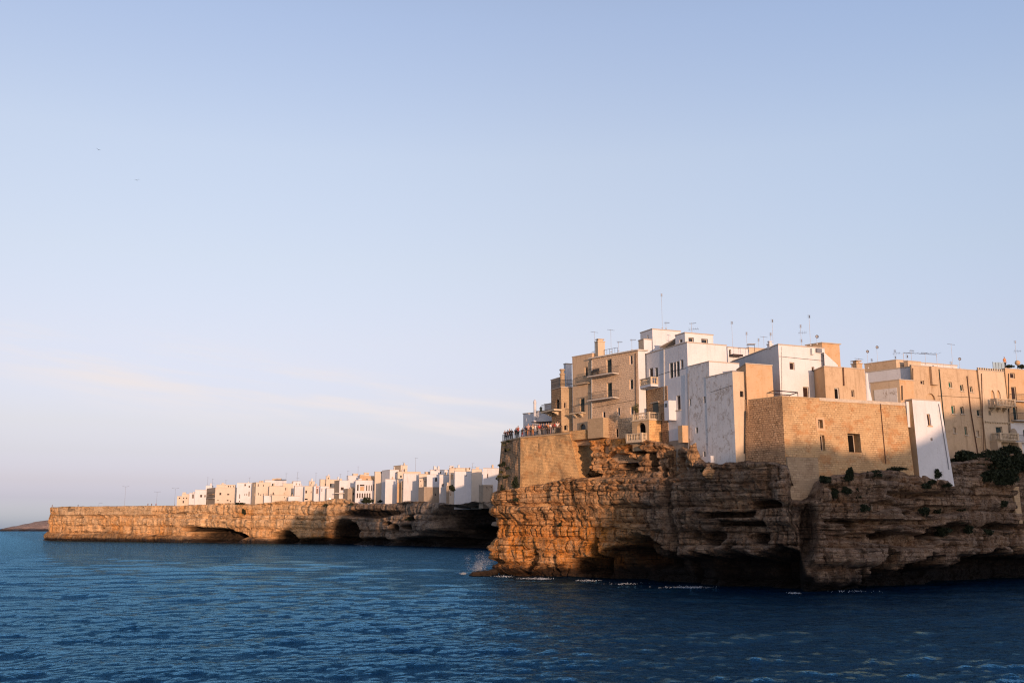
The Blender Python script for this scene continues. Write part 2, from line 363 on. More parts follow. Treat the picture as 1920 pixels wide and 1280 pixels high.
M['alu'] = simple('aluminium antenna', (0.22, 0.22, 0.235), 0.5, metal=0.6)
M['slab'] = simple('pale balcony slab', (0.56, 0.50, 0.43), 0.85, spec=0.1)
M['stonebal'] = simple('limestone balustrade', (0.54, 0.43, 0.30), 0.9, spec=0.1)
M['roof'] = plaster('flat roof', (0.48, 0.40, 0.32), amt=0.5)
# ------------------------------------------------------------------ the sea
def build_sea():
    rng = np.random.RandomState(5)
    nc, nr = 1150, 1000
    phi = np.radians(np.linspace(-50, 46, nc))
    # rows evenly spaced in the downward angle so detail follows what the eye can resolve
    inv = np.linspace(1 / 18.0, 1 / 2600.0, nr - 14)
    r = np.concatenate([1 / inv, np.geomspace(3000, 45000, 14)])
    R, PH = np.meshgrid(r, phi, indexing='ij')
    X = R * np.sin(PH); Y = R * np.cos(PH)
    dR = np.gradient(r)[:, None] * np.ones_like(PH)
    Z = np.zeros_like(X); DX = np.zeros_like(X); DY = np.zeros_like(X)
    ncomp = 130
    lam = np.geomspace(0.42, 15.0, ncomp)
    wind = math.radians(100)
    sub = R < 900
    for i, L in enumerate(lam):
        th = wind + rng.normal(0, 0.55 if L < 3 else 0.38)
        k = 2 * math.pi / L
        a = 0.0175 / k * (1.35 if 0.5 < L < 3.5 else 0.8) * rng.uniform(0.6, 1.3)
        kx, ky = k * math.cos(th), k * math.sin(th); ph = rng.uniform(0, 6.28)
        fade = np.clip((L / dR - 1.6) / 2.5, 0, 1)
        # patches of calmer and rougher water
        rows = fade[:, 0] > 0
        if not rows.any(): continue
        n = rows.sum()
        arg = kx * X[:n] + ky * Y[:n] + ph + 1.1 * vnoise(X[:n] / (L * 3.1) + i, Y[:n] / (L * 3.1), i)
        s, c = np.sin(arg), np.cos(arg); A = a * fade[:n]
        Z[:n] += A * s; DX[:n] += A * c * math.cos(th) * 0.85; DY[:n] += A * c * math.sin(th) * 0.85
    gust = 1 + 0.5 * fbm(X / 26, Y / 26, 3, 3)
    Z *= gust; DX *= gust; DY *= gust
    me = grid_mesh('sea', X + DX, Y + DY, Z)
    m = NT('sea water'); t = m.t
    n1 = m.noise(m.pos((1.0, 2.1, 1)), 0.8, 6, 0.66); n2 = m.noise(m.pos((1.0, 1.7, 1)), 3.4, 5, 0.62)
    n0 = m.noise(m.pos((1.0, 1.25, 1)), 0.30, 4, 0.6)
    b = m.bump(n0, 1.0, 0.85); b = m.bump(n1, 1.0, 0.34, b); b = m.bump(n2, 1.0, 0.05, b)
    fr = m.n('ShaderNodeFresnel'); fr.inputs['IOR'].default_value = 1.52; m.put(fr.inputs['Normal'], b)
    gl = m.n('ShaderNodeBsdfGlossy'); gl.inputs['Color'].default_value = (0.31, 0.70, 1.0, 1); gl.inputs['Roughness'].default_value = 0.04; m.put(gl.inputs['Normal'], b)
    df = m.n('ShaderNodeBsdfDiffuse'); df.inputs['Color'].default_value = (0.0004, 0.010, 0.029, 1); m.put(df.inputs['Normal'], b)
    mx = m.n('ShaderNodeMixShader'); m.put(mx.inputs[0], fr.outputs[0]); t.links.new(df.outputs[0], mx.inputs[1]); t.links.new(gl.outputs[0], mx.inputs[2])
    t.links.new(mx.outputs[0], m.out.inputs[0]); t.nodes.remove(m.b); mat = m.mat
    M['sea'] = mat
    o = new_obj('sea', me, mat); tag(o, kind='structure'); return o
build_sea()
# ------------------------------------------------------------------ cliffs
def resample(pts, step, smooth):
    pts = np.array(pts, float); d = np.r_[0, np.cumsum(np.hypot(*np.diff(pts, axis=0).T))]
    n = int(d[-1] / step); s = np.linspace(0, d[-1], n)
    x = np.interp(s, d, pts[:, 0]); y = np.interp(s, d, pts[:, 1])
    k = max(1, int(smooth / step)); ker = np.hanning(2 * k + 3)[1:-1]; ker /= ker.sum()
    def sm(v):
        return np.convolve(np.pad(v, k, 'edge'), ker, 'valid')[:n]
    x, y = sm(x), sm(y)
    tx, ty = np.gradient(x), np.gradient(y); kk = sm; tx, ty = kk(tx), kk(ty); L = np.hypot(tx, ty); tx /= L; ty /= L
    return s, x, y, ty, -tx          # outward = right-hand side of travel = towards the sea

def strata(s, z, seed, thick, amp, dip=0.0, k=1.0):
    """ledges: every bed has its own set-back, cut by joints into blocks"""
    rng = np.random.RandomState(seed)
    zz = z + dip * s + 0.9 * k * fbm(s / (14 * k), z / (9 * k), seed + 1, 3)
    edges = np.cumsum(np.r_[-6, rng.uniform(0.45, 1.7, 60) * thick])
    L = np.clip(np.searchsorted(edges, zz.ravel()).reshape(zz.shape) - 1, 0, 59)
    lo = edges[L]; hi = edges[L + 1]; f = (zz - lo) / (hi - lo)
    off = rng.uniform(-1, 1, 61)[L] * (0.6 + 0.8 * vnoise(s / (11 * k) + L * 3.3, L * 1.0, seed + 2))
    # rounded nose and an undercut below each bed
    prof = -0.55 * np.exp(-(f / 0.13) ** 2) - 0.30 * np.exp(-((1 - f) / 0.15) ** 2)
    w = rng.uniform(0.9, 2.9, 61)[L] * k
    ss = s / w + L * 7.31 + 0.5 * vnoise(s / (2.4 * k), z / (2.0 * k), seed + 5)
    ci = np.floor(ss); cf = ss - ci
    blk = _h(ci, L.astype(float), seed + 9) - 0.5
    joint = -np.exp(-(np.minimum(cf, 1 - cf) * w / (0.12 * k)) ** 2)
    jon = (_h(ci, L + 50., seed + 11) > 0.35)
    return amp * (off * 0.62 + prof * 0.75) + amp * 0.62 * blk + 0.6 * k * joint * jon

def build_cliff(name, plan, step, dz, toptab, seed, k, feats, mat, zbot=-2.0, cap=None, dispamp=1.0, capz=12.5, smooth=2.0, extra=None):
    s, x, y, nx, ny = resample(plan, step, smooth)
    # height of the rim, read per column
    px0, _ = project(x, y, 15.0 + 0 * x)
    ok = y > 20
    tp = np.interp(px0, [t[0] for t in toptab], [t[1] for t in toptab])
    if cap is not None: pass
    rx, ry, rz = ray(px0, tp); zt = H + y * rz / ry
    if k > 2: zt = zt + 0.9 * fbm(s / 9.0, s * 0, seed + 3, 4) * sstep(290, 330, px0)
    zt = np.where(px0 < toptab[0][0], np.minimum(zt, toptab[0][2] if len(toptab[0]) > 2 else zt), zt)
    nv = int((np.median(zt) - zbot) / dz)
    v = np.linspace(0, 1, nv)[:, None]
    Z = zbot + v * (zt[None, :] - zbot); Sx = np.broadcast_to(s, Z.shape)
    PX, PY = project(x[None, :], y[None, :], Z)
    d = dispamp * strata(Sx, Z, seed, 1.35 * k, 1.0 * k, 0.012)
    d += dispamp * (1.15 * k * fbm(Sx / (9 * k), Z / (14 * k), seed + 30, 3) + 0.4 * k * fbm(Sx / (1.7 * k), Z / (1.3 * k), seed + 31, 4) )
    # upright flutes and run-off channels
    d += -0.55 * k * dispamp * np.clip(vnoise(Sx / (1.5 * k), Z / (14 * k), seed + 40) - 0.16, 0, 1) * 2.5
    rust = np.zeros_like(Z); dark_mask = np.zeros_like(Z)
    wx = 16 * fbm(Sx / (5 * k), Z / (5 * k), seed + 50, 4) * (1 if k < 2 else 0.5); wy = 12 * fbm(Sx / (5 * k), Z / (5 * k), seed + 60, 4) * (1 if k < 2 else 0.4)
    for (fx, fy, rx_, ry_, dep, hard) in feats:
        q = np.sqrt(((PX + wx - fx) / rx_) ** 2 + ((PY + wy - fy) / ry_) ** 2) if hard not in ('box', 'door') else np.maximum(np.abs(PX + (0.6 if hard == 'box' else 0.08) * wx - fx) / rx_, np.abs(PY + (0.6 if hard == 'box' else 0.08) * wy - fy) / ry_)
        g = sstep(1.15, 0.72, q) if hard in ('cave', 'box', 'door') else np.exp(-q ** 2)
        d = d - dep * g * (1 + 0.25 * vnoise(Sx, Z * 1.3, seed + 70))
        if hard in ('cave', 'box', 'door') and dep > 2: dark_mask = np.maximum(dark_mask, g * (0.75 if k < 2 else 1.0))  # shade inside deep hollows goes into the colour
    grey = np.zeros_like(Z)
    if extra is not None: d, rust, dark_mask, grey = extra(PX, PY, Sx, Z, d, rust, dark_mask)
    X = x[None, :] + nx[None, :] * d; Yy = y[None, :] + ny[None, :] * d
    # rim and the ground just behind it
    rows = []
    for i, (inn, dzz) in enumerate(((0.5, 0.12), (1.1, 0.15), (2.0, 0.1), (3.2, 0.0), (5.0, -0.3), (8.0, -1.2))):
        bx = x - nx * inn + nx * d[-1] * max(0, 1 - inn / 3); by = y - ny * inn + ny * d[-1] * max(0, 1 - inn / 3)
        hz = zt + dzz + 0.35 * fbm(s / (1.5 * k), 0 * s + i, seed + 80, 3)
        if inn > 4: hz = np.minimum(hz, capz + 2.5)
        rows.append((bx, by, hz))
    X = np.vstack([X] + [r_[0][None] for r_ in rows]); Yy = np.vstack([Yy] + [r_[1][None] for r_ in rows]); Z2 = np.vstack([Z] + [r_[2][None] for r_ in rows])
    n6 = np.zeros((6, X.shape[1]))
    me = grid_mesh(name, X, Yy, Z2)
    for an, arr in (('rust', np.vstack([rust, n6])), ('dark_mask', np.vstack([dark_mask, n6])), ('grey', np.vstack([grey, n6 + grey[-1]]))):
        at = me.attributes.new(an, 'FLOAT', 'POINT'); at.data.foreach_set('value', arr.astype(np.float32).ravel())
    o = new_obj(name, me, mat); tag(o, kind='structure')
    return o

def pxy(px, Y, py=900):
    rx, ry, rz = ray(px, py); return (float(rx / ry * Y), float(Y))

# ---- near promontory
NEAR = [(40, 340), (22, 270), (10, 215), (3.5, 185), (-0.5, 168), pxy(932, 158)] + [pxy(a, b) for a, b in (
    (960, 154.5), (1000, 151), (1067, 146.5), (1130, 142), (1190, 136), (1245, 131), (1300, 126), (1360, 121.5), (1420, 117.8), (1480, 115.4), (1530, 115.0),
    (1600, 116.6), (1660, 119), (1720, 123), (1800, 129), (1860, 135), (1920, 141), (2050, 150), (2350, 165))]
NEARTOP = [(880, 905, 13.5), (925, 930), (945, 922), (975, 917), (1020, 908), (1066, 900), (1078, 885), (1086, 845), (1096, 828), (1130, 822), (1180, 822), (1205, 826), (1235, 832), (1246, 850), (1262, 838), (1290, 856), (1310, 868),
           (1360, 872), (1400, 866), (1440, 868), (1474, 876), (1484, 905), (1500, 925), (1525, 930), (1545, 905), (1580, 893), (1640, 886), (1700, 882), (1722, 891), (1760, 893), (1778, 892), (1790, 872), (1830, 866), (1870, 852), (1920, 850), (2100, 850)]
def near_extra(PX, PY, S_, Z, d, rust, dark_mask):
    n = fbm(S_ / 6, Z / 3, 901, 4)
    # lower face stands back beneath the pale rim bed
    rim_y = np.interp(PX, [900, 930, 1130, 1245, 1400, 1530, 1700, 1920], [968, 966, 950, 946, 930, 958, 985, 1000]) + 8 * n
    d += 1.1 * sstep(6, -6, PY - rim_y) * sstep(1300, 1200, PX)
    d += 0.8 * sstep(6, -6, PY - rim_y) * sstep(1300, 1340, PX) * sstep(1500, 1470, PX)
    # upper tier stands back between the bastion and the houses
    up = sstep(899, 893, PY) * sstep(1080, 1095, PX) * sstep(1300, 1250, PX)
    d -= 1.6 * up
    d -= 0.9 * sstep(1050, 1070, PY) * sstep(1020, 1120, PX)
    # rock toes near the water at the tip
    d += 1.6 * np.exp(-((PY - 1035) / 26) ** 2) * sstep(1010, 950, PX)
    # undercut along the waterline right of the tip, its shade painted near black
    und = np.interp(PX, [900, 1080, 1150, 1240, 1260, 1330, 1500, 1515, 1640, 1660, 1700, 1780, 1920], [1073, 1062, 1022, 1020, 1045, 1030, 1038, 1078, 1080, 1056, 1052, 1042, 1036]) + 14 * n + 30 * sstep(1150, 1200, PX) * vnoise(S_ / 3.6, 0 * Z + 4.5, 921) + 34 * sstep(1150, 1200, PX) * (_h(np.floor(S_ / 2.3 + 0.4 * np.sin(S_)), 0 * Z, 923) - 0.5) + 14 * vnoise(S_ / 1.3, 0 * Z + 2.5, 922)
    und_d = np.interp(PX, [900, 1080, 1150, 1240, 1260, 1500, 1515, 1640, 1680, 1920], [0.6, 1.5, 4, 4, 3, 4, 1.5, 1.5, 5, 6])
    g = sstep(-5, 9, PY - und); d -= und_d * g
    dark_mask = np.maximum(dark_mask, (1.0 + 0.25 * fbm(S_ / 2.0, Z / 1.2, 924, 3)) * sstep(-10, 6, PY - und) * sstep(1080, 1150, PX))
    # great crack
    cx = 1246 + 9 * sstep(900, 1010, PY) + 5 * vnoise(Z / 2.0, 0 * Z, 77)
    cw = 3.0 + 3.5 * sstep(870, 1000, PY)
    d -= 4.2 * np.exp(-((PX - cx) / cw) ** 2); dark_mask = np.maximum(dark_mask, 0.8 * np.exp(-((PX - cx) / (cw * 0.8)) ** 2) * sstep(850, 880, PY))  # the crack's shade is painted dark as well
    # orange, iron stained lower face; paler towards the rim
    rust = sstep(940, 1000, PY) * sstep(1290, 1100, PX) * (0.75 + 0.5 * n) + 0.55 * sstep(870, 830, PY) * sstep(1300, 1200, PX) * sstep(1060, 1100, PX) + 0.38
    rust = rust * (0.75 + 0.6 * fbm(S_ / 3.0, Z / 2.2, 903, 4))
    # thin beds: crisp little ledges
    t = (Z + 0.01 * S_ + 0.5 * fbm(S_ / 8, Z / 6, 911, 3)) / 0.52; L_ = np.floor(t); d += 0.34 * (_h(L_, np.floor(S_ / 3.1 + 5 * _h(L_, L_ * 0 + 3., 5)), 912) - 0.5) - 0.16 * np.exp(-((t - L_) / 0.16) ** 2)
    grey = sstep(1130, 1230, PX + 40 * n) * (0.92 - 0.30 * sstep(905, 880, PY) * sstep(1300, 1240, PX)); grey = np.clip(grey + 0.25 * fbm(S_ / 4, Z / 2.5, 915, 4), 0, 1) * sstep(1100, 1200, PX)  # greyer rock, with the shade on this face darkened into its colour
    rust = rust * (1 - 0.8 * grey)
    return d, np.clip(rust, 0, 1), np.clip(dark_mask, 0, 1), grey
NF = [(1090, 862, 17, 34, 6.0, 'cave'), (1150, 858, 12, 10, 2.4, 'cave'), (1180, 845, 16, 6, 2.2, 'cave'), (1262, 865, 9, 16, 2.4, 'cave'), (1075, 880, 12, 14, 2.0, 'cave'), (1213, 865, 8.5, 17, 4.0, 'door'), (1130, 842, 6, 7, 2.6, 'door'), (1168, 868, 14, 9, 2.6, 'cave'), (1105, 885, 16, 8, 2.6, 'cave'), (1235, 880, 7, 16, 2.4, 'cave'),
      (1108, 1052, 14, 40, 4.0, 'cave'), (1085, 1062, 22, 14, 2.5, 'cave'), (995, 1050, 9, 16, 1.5, 'cave'), (940, 1052, 14, 6, 1.0, 'cave'),
      (1196, 1034, 42, 34, 3.5, 'cave'), (1360, 963, 52, 6, 2.4, 'box'), (1390, 981, 42, 5, 2.3, 'box'), (1440, 945, 30, 8, 2.2, 'cave'), (1330, 1005, 26, 14, 2.4, 'cave'), (1420, 1012, 22, 12, 2.2, 'cave'), (1475, 915, 15, 26, -1.3, 'g'), (1522, 945, 26, 16, -1.6, 'g'), (1538, 915, 10, 24, -1.0, 'g'), (1742, 908, 36, 16, -1.7, 'g'), (1390, 1000, 70, 16, 0.9, 'g'),
      (1510, 1000, 16, 56, 2.2, 'cave'), (1360, 1070, 60, 40, 2.2, 'cave'), (1300, 1010, 10, 22, 1.0, 'cave'), (1450, 1075, 50, 28, 2.5, 'cave'),
      (1690, 1008, 120, 12, 1.6, 'cave'), (1780, 995, 40, 13, 2.4, 'cave'), (1668, 1000, 26, 9, 2.2, 'cave'), (1600, 985, 18, 8, 2.1, 'cave'), (1870, 990, 30, 8, 2.1, 'cave'), (1850, 1050, 60, 12, 2.0, 'cave'), (1668, 1055, 10, 30, 2.2, 'cave'),
      (1660, 950, 30, 10, 1.0, 'cave'), (1760, 958, 60, 9, 0.9, 'cave'), (1650, 978, 110, 5, 1.2, 'box'), (1720, 926, 60, 5, 1.2, 'box'),
      (1506, 900, 26, 40, 2.2, 'box'), (1000, 945, 60, 4, 0.5, 'box'), (1500, 990, 200, 4, 0.5, 'g')]
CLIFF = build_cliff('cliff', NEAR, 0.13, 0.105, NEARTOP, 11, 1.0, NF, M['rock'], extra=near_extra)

# ---- far promontory
FAR = [(-200, 1000), (-262, 850), (-300, 720), (-300, 655)] + [pxy(a, b, 1000) for a, b in (
    (90, 592), (120, 578), (250, 544), (360, 513), (470, 485), (560, 470), (650, 452), (750, 412), (830, 378), (900, 349), (960, 340), (1060, 333))] + [(60, 315), (120, 330)]
FARTOP = [(60, 951, 20), (100, 951), (110, 950), (230, 949), (300, 948), (400, 946), (480, 944), (560, 940), (640, 936), (665, 946), (720, 946), (760, 942), (840, 944), (900, 940), (960, 940), (1100, 940)]
def far_extra(PX, PY, S_, Z, d, rust, dark_mask):
    n = fbm(S_ / 16, Z / 7, 801, 4)
    low = np.interp(PX, [60, 150, 200, 260, 330, 420, 560, 640, 800, 950], [1000, 1003, 995, 1006, 1004, 1006, 1010, 1012, 1015, 1018])
    d += 2.0 * sstep(-4, 4, PY + 5 * n - low) * sstep(600, 440, PX)
    dark_mask = np.maximum(dark_mask, 0.55 * sstep(-6, 3, PY + 6 * n - low) * sstep(760, 600, PX))
    d *= 1 - 0.30 * sstep(300, 250, PX)
    d += -1.6 * np.clip(vnoise(S_ / 9.0, Z / 30, 831), 0, 1) * sstep(960, 975, PY) * sstep(700, 600, PX)
    mas = sstep(110, 116, PX) * sstep(300, 285, PX) * sstep(967, 964, PY)   # built sea wall: smooth
    d = d * (1 - 0.9 * mas) + 1.2 * mas
    rust = np.clip(0.08 + 0.9 * np.clip(n + 0.02, 0, 1) * 1.6 + 0.30 * sstep(970, 1000, PY), 0, 1) * sstep(760, 600, PX) * (1 - mas)
    grey = sstep(560, 690, PX + 60 * n - 0.9 * (965 - PY))  # deepens the near promontory's cast shadow in the rock colour
    return d, rust, np.clip(dark_mask, 0, 1), np.clip(grey, 0, 1)
FF = [(402, 1003, 44, 13, 11, 'cave'), (440, 1007, 22, 10, 8, 'cave'), (372, 992, 26, 6, 6, 'cave'), (528, 1010, 24, 14, 9, 'cave'), (190, 994, 34, 9, 1.6, 'g'), (110, 985, 12, 14, 1.6, 'g'), (280, 995, 26, 8, 1.6, 'g'),
      (640, 1000, 34, 26, 10, 'cave'), (690, 962, 60, 8, 2.5, 'cave'), (610, 1016, 60, 10, 5, 'cave'), (862, 978, 52, 36, 13, 'cave'), (880, 1008, 90, 22, 13, 'cave'), (790, 1018, 60, 12, 6, 'cave'), (765, 972, 12, 6, 5, 'cave'),
      (742, 991, 8, 7, 5, 'cave'), (762, 989, 9, 5, 5, 'cave'), (700, 1015, 30, 10, 4, 'cave'), (730, 982, 8, 4, 3, 'cave')]
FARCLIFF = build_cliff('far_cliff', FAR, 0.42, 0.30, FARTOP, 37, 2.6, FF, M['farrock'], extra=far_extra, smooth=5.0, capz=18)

def flat_land(name, pts, z, mat):
    b = MB(); b.face([(p[0], p[1], z) for p in pts]); o = b.build(name, mat); tag(o, kind='structure'); return o
def inset(plan, dd):
    s, x, y, nx, ny = resample(plan, 6.0, 12.0); return [(a - b * dd, c - e * dd) for a, b, c, e in zip(x, nx, y, ny)]
M['ground'] = plaster('dusty ground', (0.30, 0.23, 0.15), amt=0.5)
flat_land('ground', (inset(NEAR, 7) + [(140, 330)]), 13.2, M['ground'])
flat_land('far_ground', (inset(FAR, 7) + [(300, 600), (0, 1000)]), 14.5, M['ground'])

# ---- the low headland on the horizon
def headland():
    n = 260; xx = np.linspace(-1750, -850, n); Yc = 2500.0
    hh = 6 + 34 * sstep(-1320, -1160, xx) + 10 * fbm(xx / 60, xx * 0, 5, 4) - 6 * sstep(-1290, -1300, xx)
    hh = np.maximum(hh, 0) * sstep(-1332, -1290, xx)
    rows = [(0, -0.02), (10, 0.15), (25, 0.45), (60, 0.8), (160, 1.0), (400, 1.05), (900, 0.3)]
    X = np.stack([xx for _ in rows]); Y = np.stack([Yc + a + 30 * fbm(xx / 90, xx * 0 + i, 9, 3) for i, (a, b) in enumerate(rows)])
    Z = np.stack([hh * b - 0.3 + (2.5 * fbm(xx / 25, xx * 0 + i, 8, 3) if 0 < i < 5 else 0) for i, (a, b) in enumerate(rows)])
    me = grid_mesh('headland', X, Y, Z); o = new_obj('headland', me, M['headland']); tag(o, kind='structure')
headland()
# ---- the opposite shore of the cove, behind and to the right of the camera: it shades the lower rocks
def opposite():
    ca, sa = math.cos(SUN_AZ), math.sin(SUN_AZ)
    prof = [(57.2, 3), (58, 19), (59.5, 22.0), (62, 23.5), (67, 26.3), (74, 26.0), (81, 25.2), (86, 25.3), (91, 27.5), (96, 30), (100, 31), (104, 33), (110, 34.5), (125, 34.5), (150, 36)]
    n = 240; q = np.linspace(57.2, 150, n); hh = np.interp(q, [a for a, b in prof], [b for a, b in prof]) + 0.9 * fbm(q / 2.2, q * 0, 61, 4)
    ps = [(-58, 0.0), (-59, 0.6), (-60, 1.0), (-63, 1.0), (-90, 0.9)]
    X = np.stack([q * ca - p * sa + 0.8 * fbm(q / 3, q * 0 + p, 5, 3) for p, f in ps]); Y = np.stack([q * sa + p * ca for p, f in ps]); Z = np.stack([hh * f - (2 if f == 0 else 0) for p, f in ps])
    me = grid_mesh('opposite_shore', X, Y, Z); o = new_obj('opposite_shore', me, M['rock']); tag(o, kind='structure')
opposite()
# ------------------------------------------------------------------ building kit
ORG = {}
def origin(o):
    v = Vector((0, 0, 0))
    while o is not None: v = v + Vector(o.location); o = o.parent
    return v
def build(mb, name, mats, parent=None, label=None, kind=None):
    """link an MB given in world coordinates; vertices are stored relative to the parent"""
    if parent is not None:
        q = origin(parent); mb.v = [(a - q.x, b - q.y, c - q.z) for a, b, c in mb.v]
    o = mb.build(name, mats, parent)
    if label: o['label'] = label
    if kind: o['kind'] = kind
    return o
def unit(d): L = math.hypot(*d); return (d[0] / L, d[1] / L)
dT = unit((-.65, .76)); dW = unit((-.42, .91)); dM = unit((-.22, .975)); dR = unit((.925, .38))

class Wall:
    """one vertical (or battered) wall face through plan points A (left) and B (right) seen from outside"""
    def __init__(s, A, B, z0, z1, offA=(0, 0), offB=(0, 0)):
        s.A, s.B, s.z0, s.z1, s.oA, s.oB = A, B, z0, z1, offA, offB
        s.L = math.hypot(B[0] - A[0], B[1] - A[1]); s.d = unit((B[0] - A[0], B[1] - A[1])); s.n = (s.d[1], -s.d[0])
    def at(s, u, z, dep=0.0):
        k = (s.z1 - z) / (s.z1 - s.z0); f = u / s.L
        ox = s.oA[0] * (1 - f) * k + s.oB[0] * f * k; oy = s.oA[1] * (1 - f) * k + s.oB[1] * f * k
        return (s.A[0] + s.d[0] * u + ox - s.n[0] * dep, s.A[1] + s.d[1] * u + oy - s.n[1] * dep, z)
    def rect(s, px0, px1, py0, py1):
        pm = (px0 + px1) / 2; ym = (py0 + py1) / 2
        u0 = on_wall(px0, ym, s.A, s.B)[0]; u1 = on_wall(px1, ym, s.A, s.B)[0]
        za = on_wall(pm, py0, s.A, s.B)[1]; zb = on_wall(pm, py1, s.A, s.B)[1]
        # battered walls stand nearer: correct the height a little
        return [u0, u1, zb, za]
    def lay(s, mb, ops, m, step=None):
        """wall skin with real openings; ops = list of (u0,u1,z0,z1,arch)"""
        us = sorted(set([0.0, s.L] + [min(max(o[i], 0.02), s.L - 0.02) for o in ops for i in (0, 1)]))
        zs = sorted(set([s.z0, s.z1] + [min(max(o[i], s.z0 + 0.02), s.z1 - 0.02) for o in ops for i in (2, 3)]))
        for i in range(len(us) - 1):
            for j in range(len(zs) - 1):
                um, zm = (us[i] + us[i + 1]) / 2, (zs[j] + zs[j + 1]) / 2
                if any(o[0] < um < o[1] and o[2] < zm < o[3] for o in ops): continue
                p = [(us[i], zs[j]), (us[i + 1], zs[j]), (us[i + 1], zs[j + 1]), (us[i], zs[j + 1])]
                mb.face([s.at(*q) for q in p], p, m)
        for o in ops:
            u0, u1, z0, z1, arch, dep = o
            if arch:
                uc, r = (u0 + u1) / 2, (u1 - u0) / 2; hh = r * (1.5 if arch == 2 else 1.0); zc = z1 - hh; N = 10
                def cv(t):
                    if arch == 2: x = -1 + 2 * t; return (uc + r * x, zc + hh * (1 - abs(x) ** 1.6) ** 0.75)
                    a = math.pi * (1 - t); return (uc + r * math.cos(a), zc + r * math.sin(a))
                pts = [cv(i / N) for i in range(N + 1)]
                for i in range(N):
                    a, b = pts[i], pts[i + 1]
                    mb.face([s.at(*a), s.at(*b), s.at(b[0], z1), s.at(a[0], z1)], [a, b, (b[0], z1), (a[0], z1)], m)
                    mb.face([s.at(*b), s.at(*a), s.at(a[0], a[1], dep), s.at(b[0], b[1], dep)], None, m)
                zt = zc
            else:
                zt = z1; mb.face([s.at(u1, z1), s.at(u0, z1), s.at(u0, z1, dep), s.at(u1, z1, dep)], None, m)
            mb.face([s.at(u0, z0), s.at(u1, z0), s.at(u1, z0, dep), s.at(u0, z0, dep)], None, m)
            mb.face([s.at(u0, zt), s.at(u0, z0), s.at(u0, z0, dep), s.at(u0, zt, dep)], None, m)
            mb.face([s.at(u1, z0), s.at(u1, zt), s.at(u1, zt, dep), s.at(u1, z0, dep)], None, m)

def prism(mb, pts, z0, z1, m=0):
    n = len(pts)
    for i in range(n):
        a, b = pts[i], pts[(i + 1) % n]
        mb.face([(a[0], a[1], z0), (b[0], b[1], z0), (b[0], b[1], z1), (a[0], a[1], z1)], None, m)
    mb.face([(p[0], p[1], z1) for p in pts], None, m); mb.face([(p[0], p[1], z0) for p in pts[::-1]], None, m)
def grow(pts, e):
    """push a convex counter-clockwise plan outward by e"""
    n = len(pts); r = []
    for i in range(n):
        a, b, c = pts[i - 1], pts[i], pts[(i + 1) % n]
        d1 = unit((b[0] - a[0], b[1] - a[1])); d2 = unit((c[0] - b[0], c[1] - b[1]))
        n1 = (d1[1], -d1[0]); n2 = (d2[1], -d2[0]); k = 1 + n1[0] * n2[0] + n1[1] * n2[1]
        k = max(k, 0.3); r.append((b[0] + (n1[0] + n2[0]) / k * e, b[1] + (n1[1] + n2[1]) / k * e))
    return r

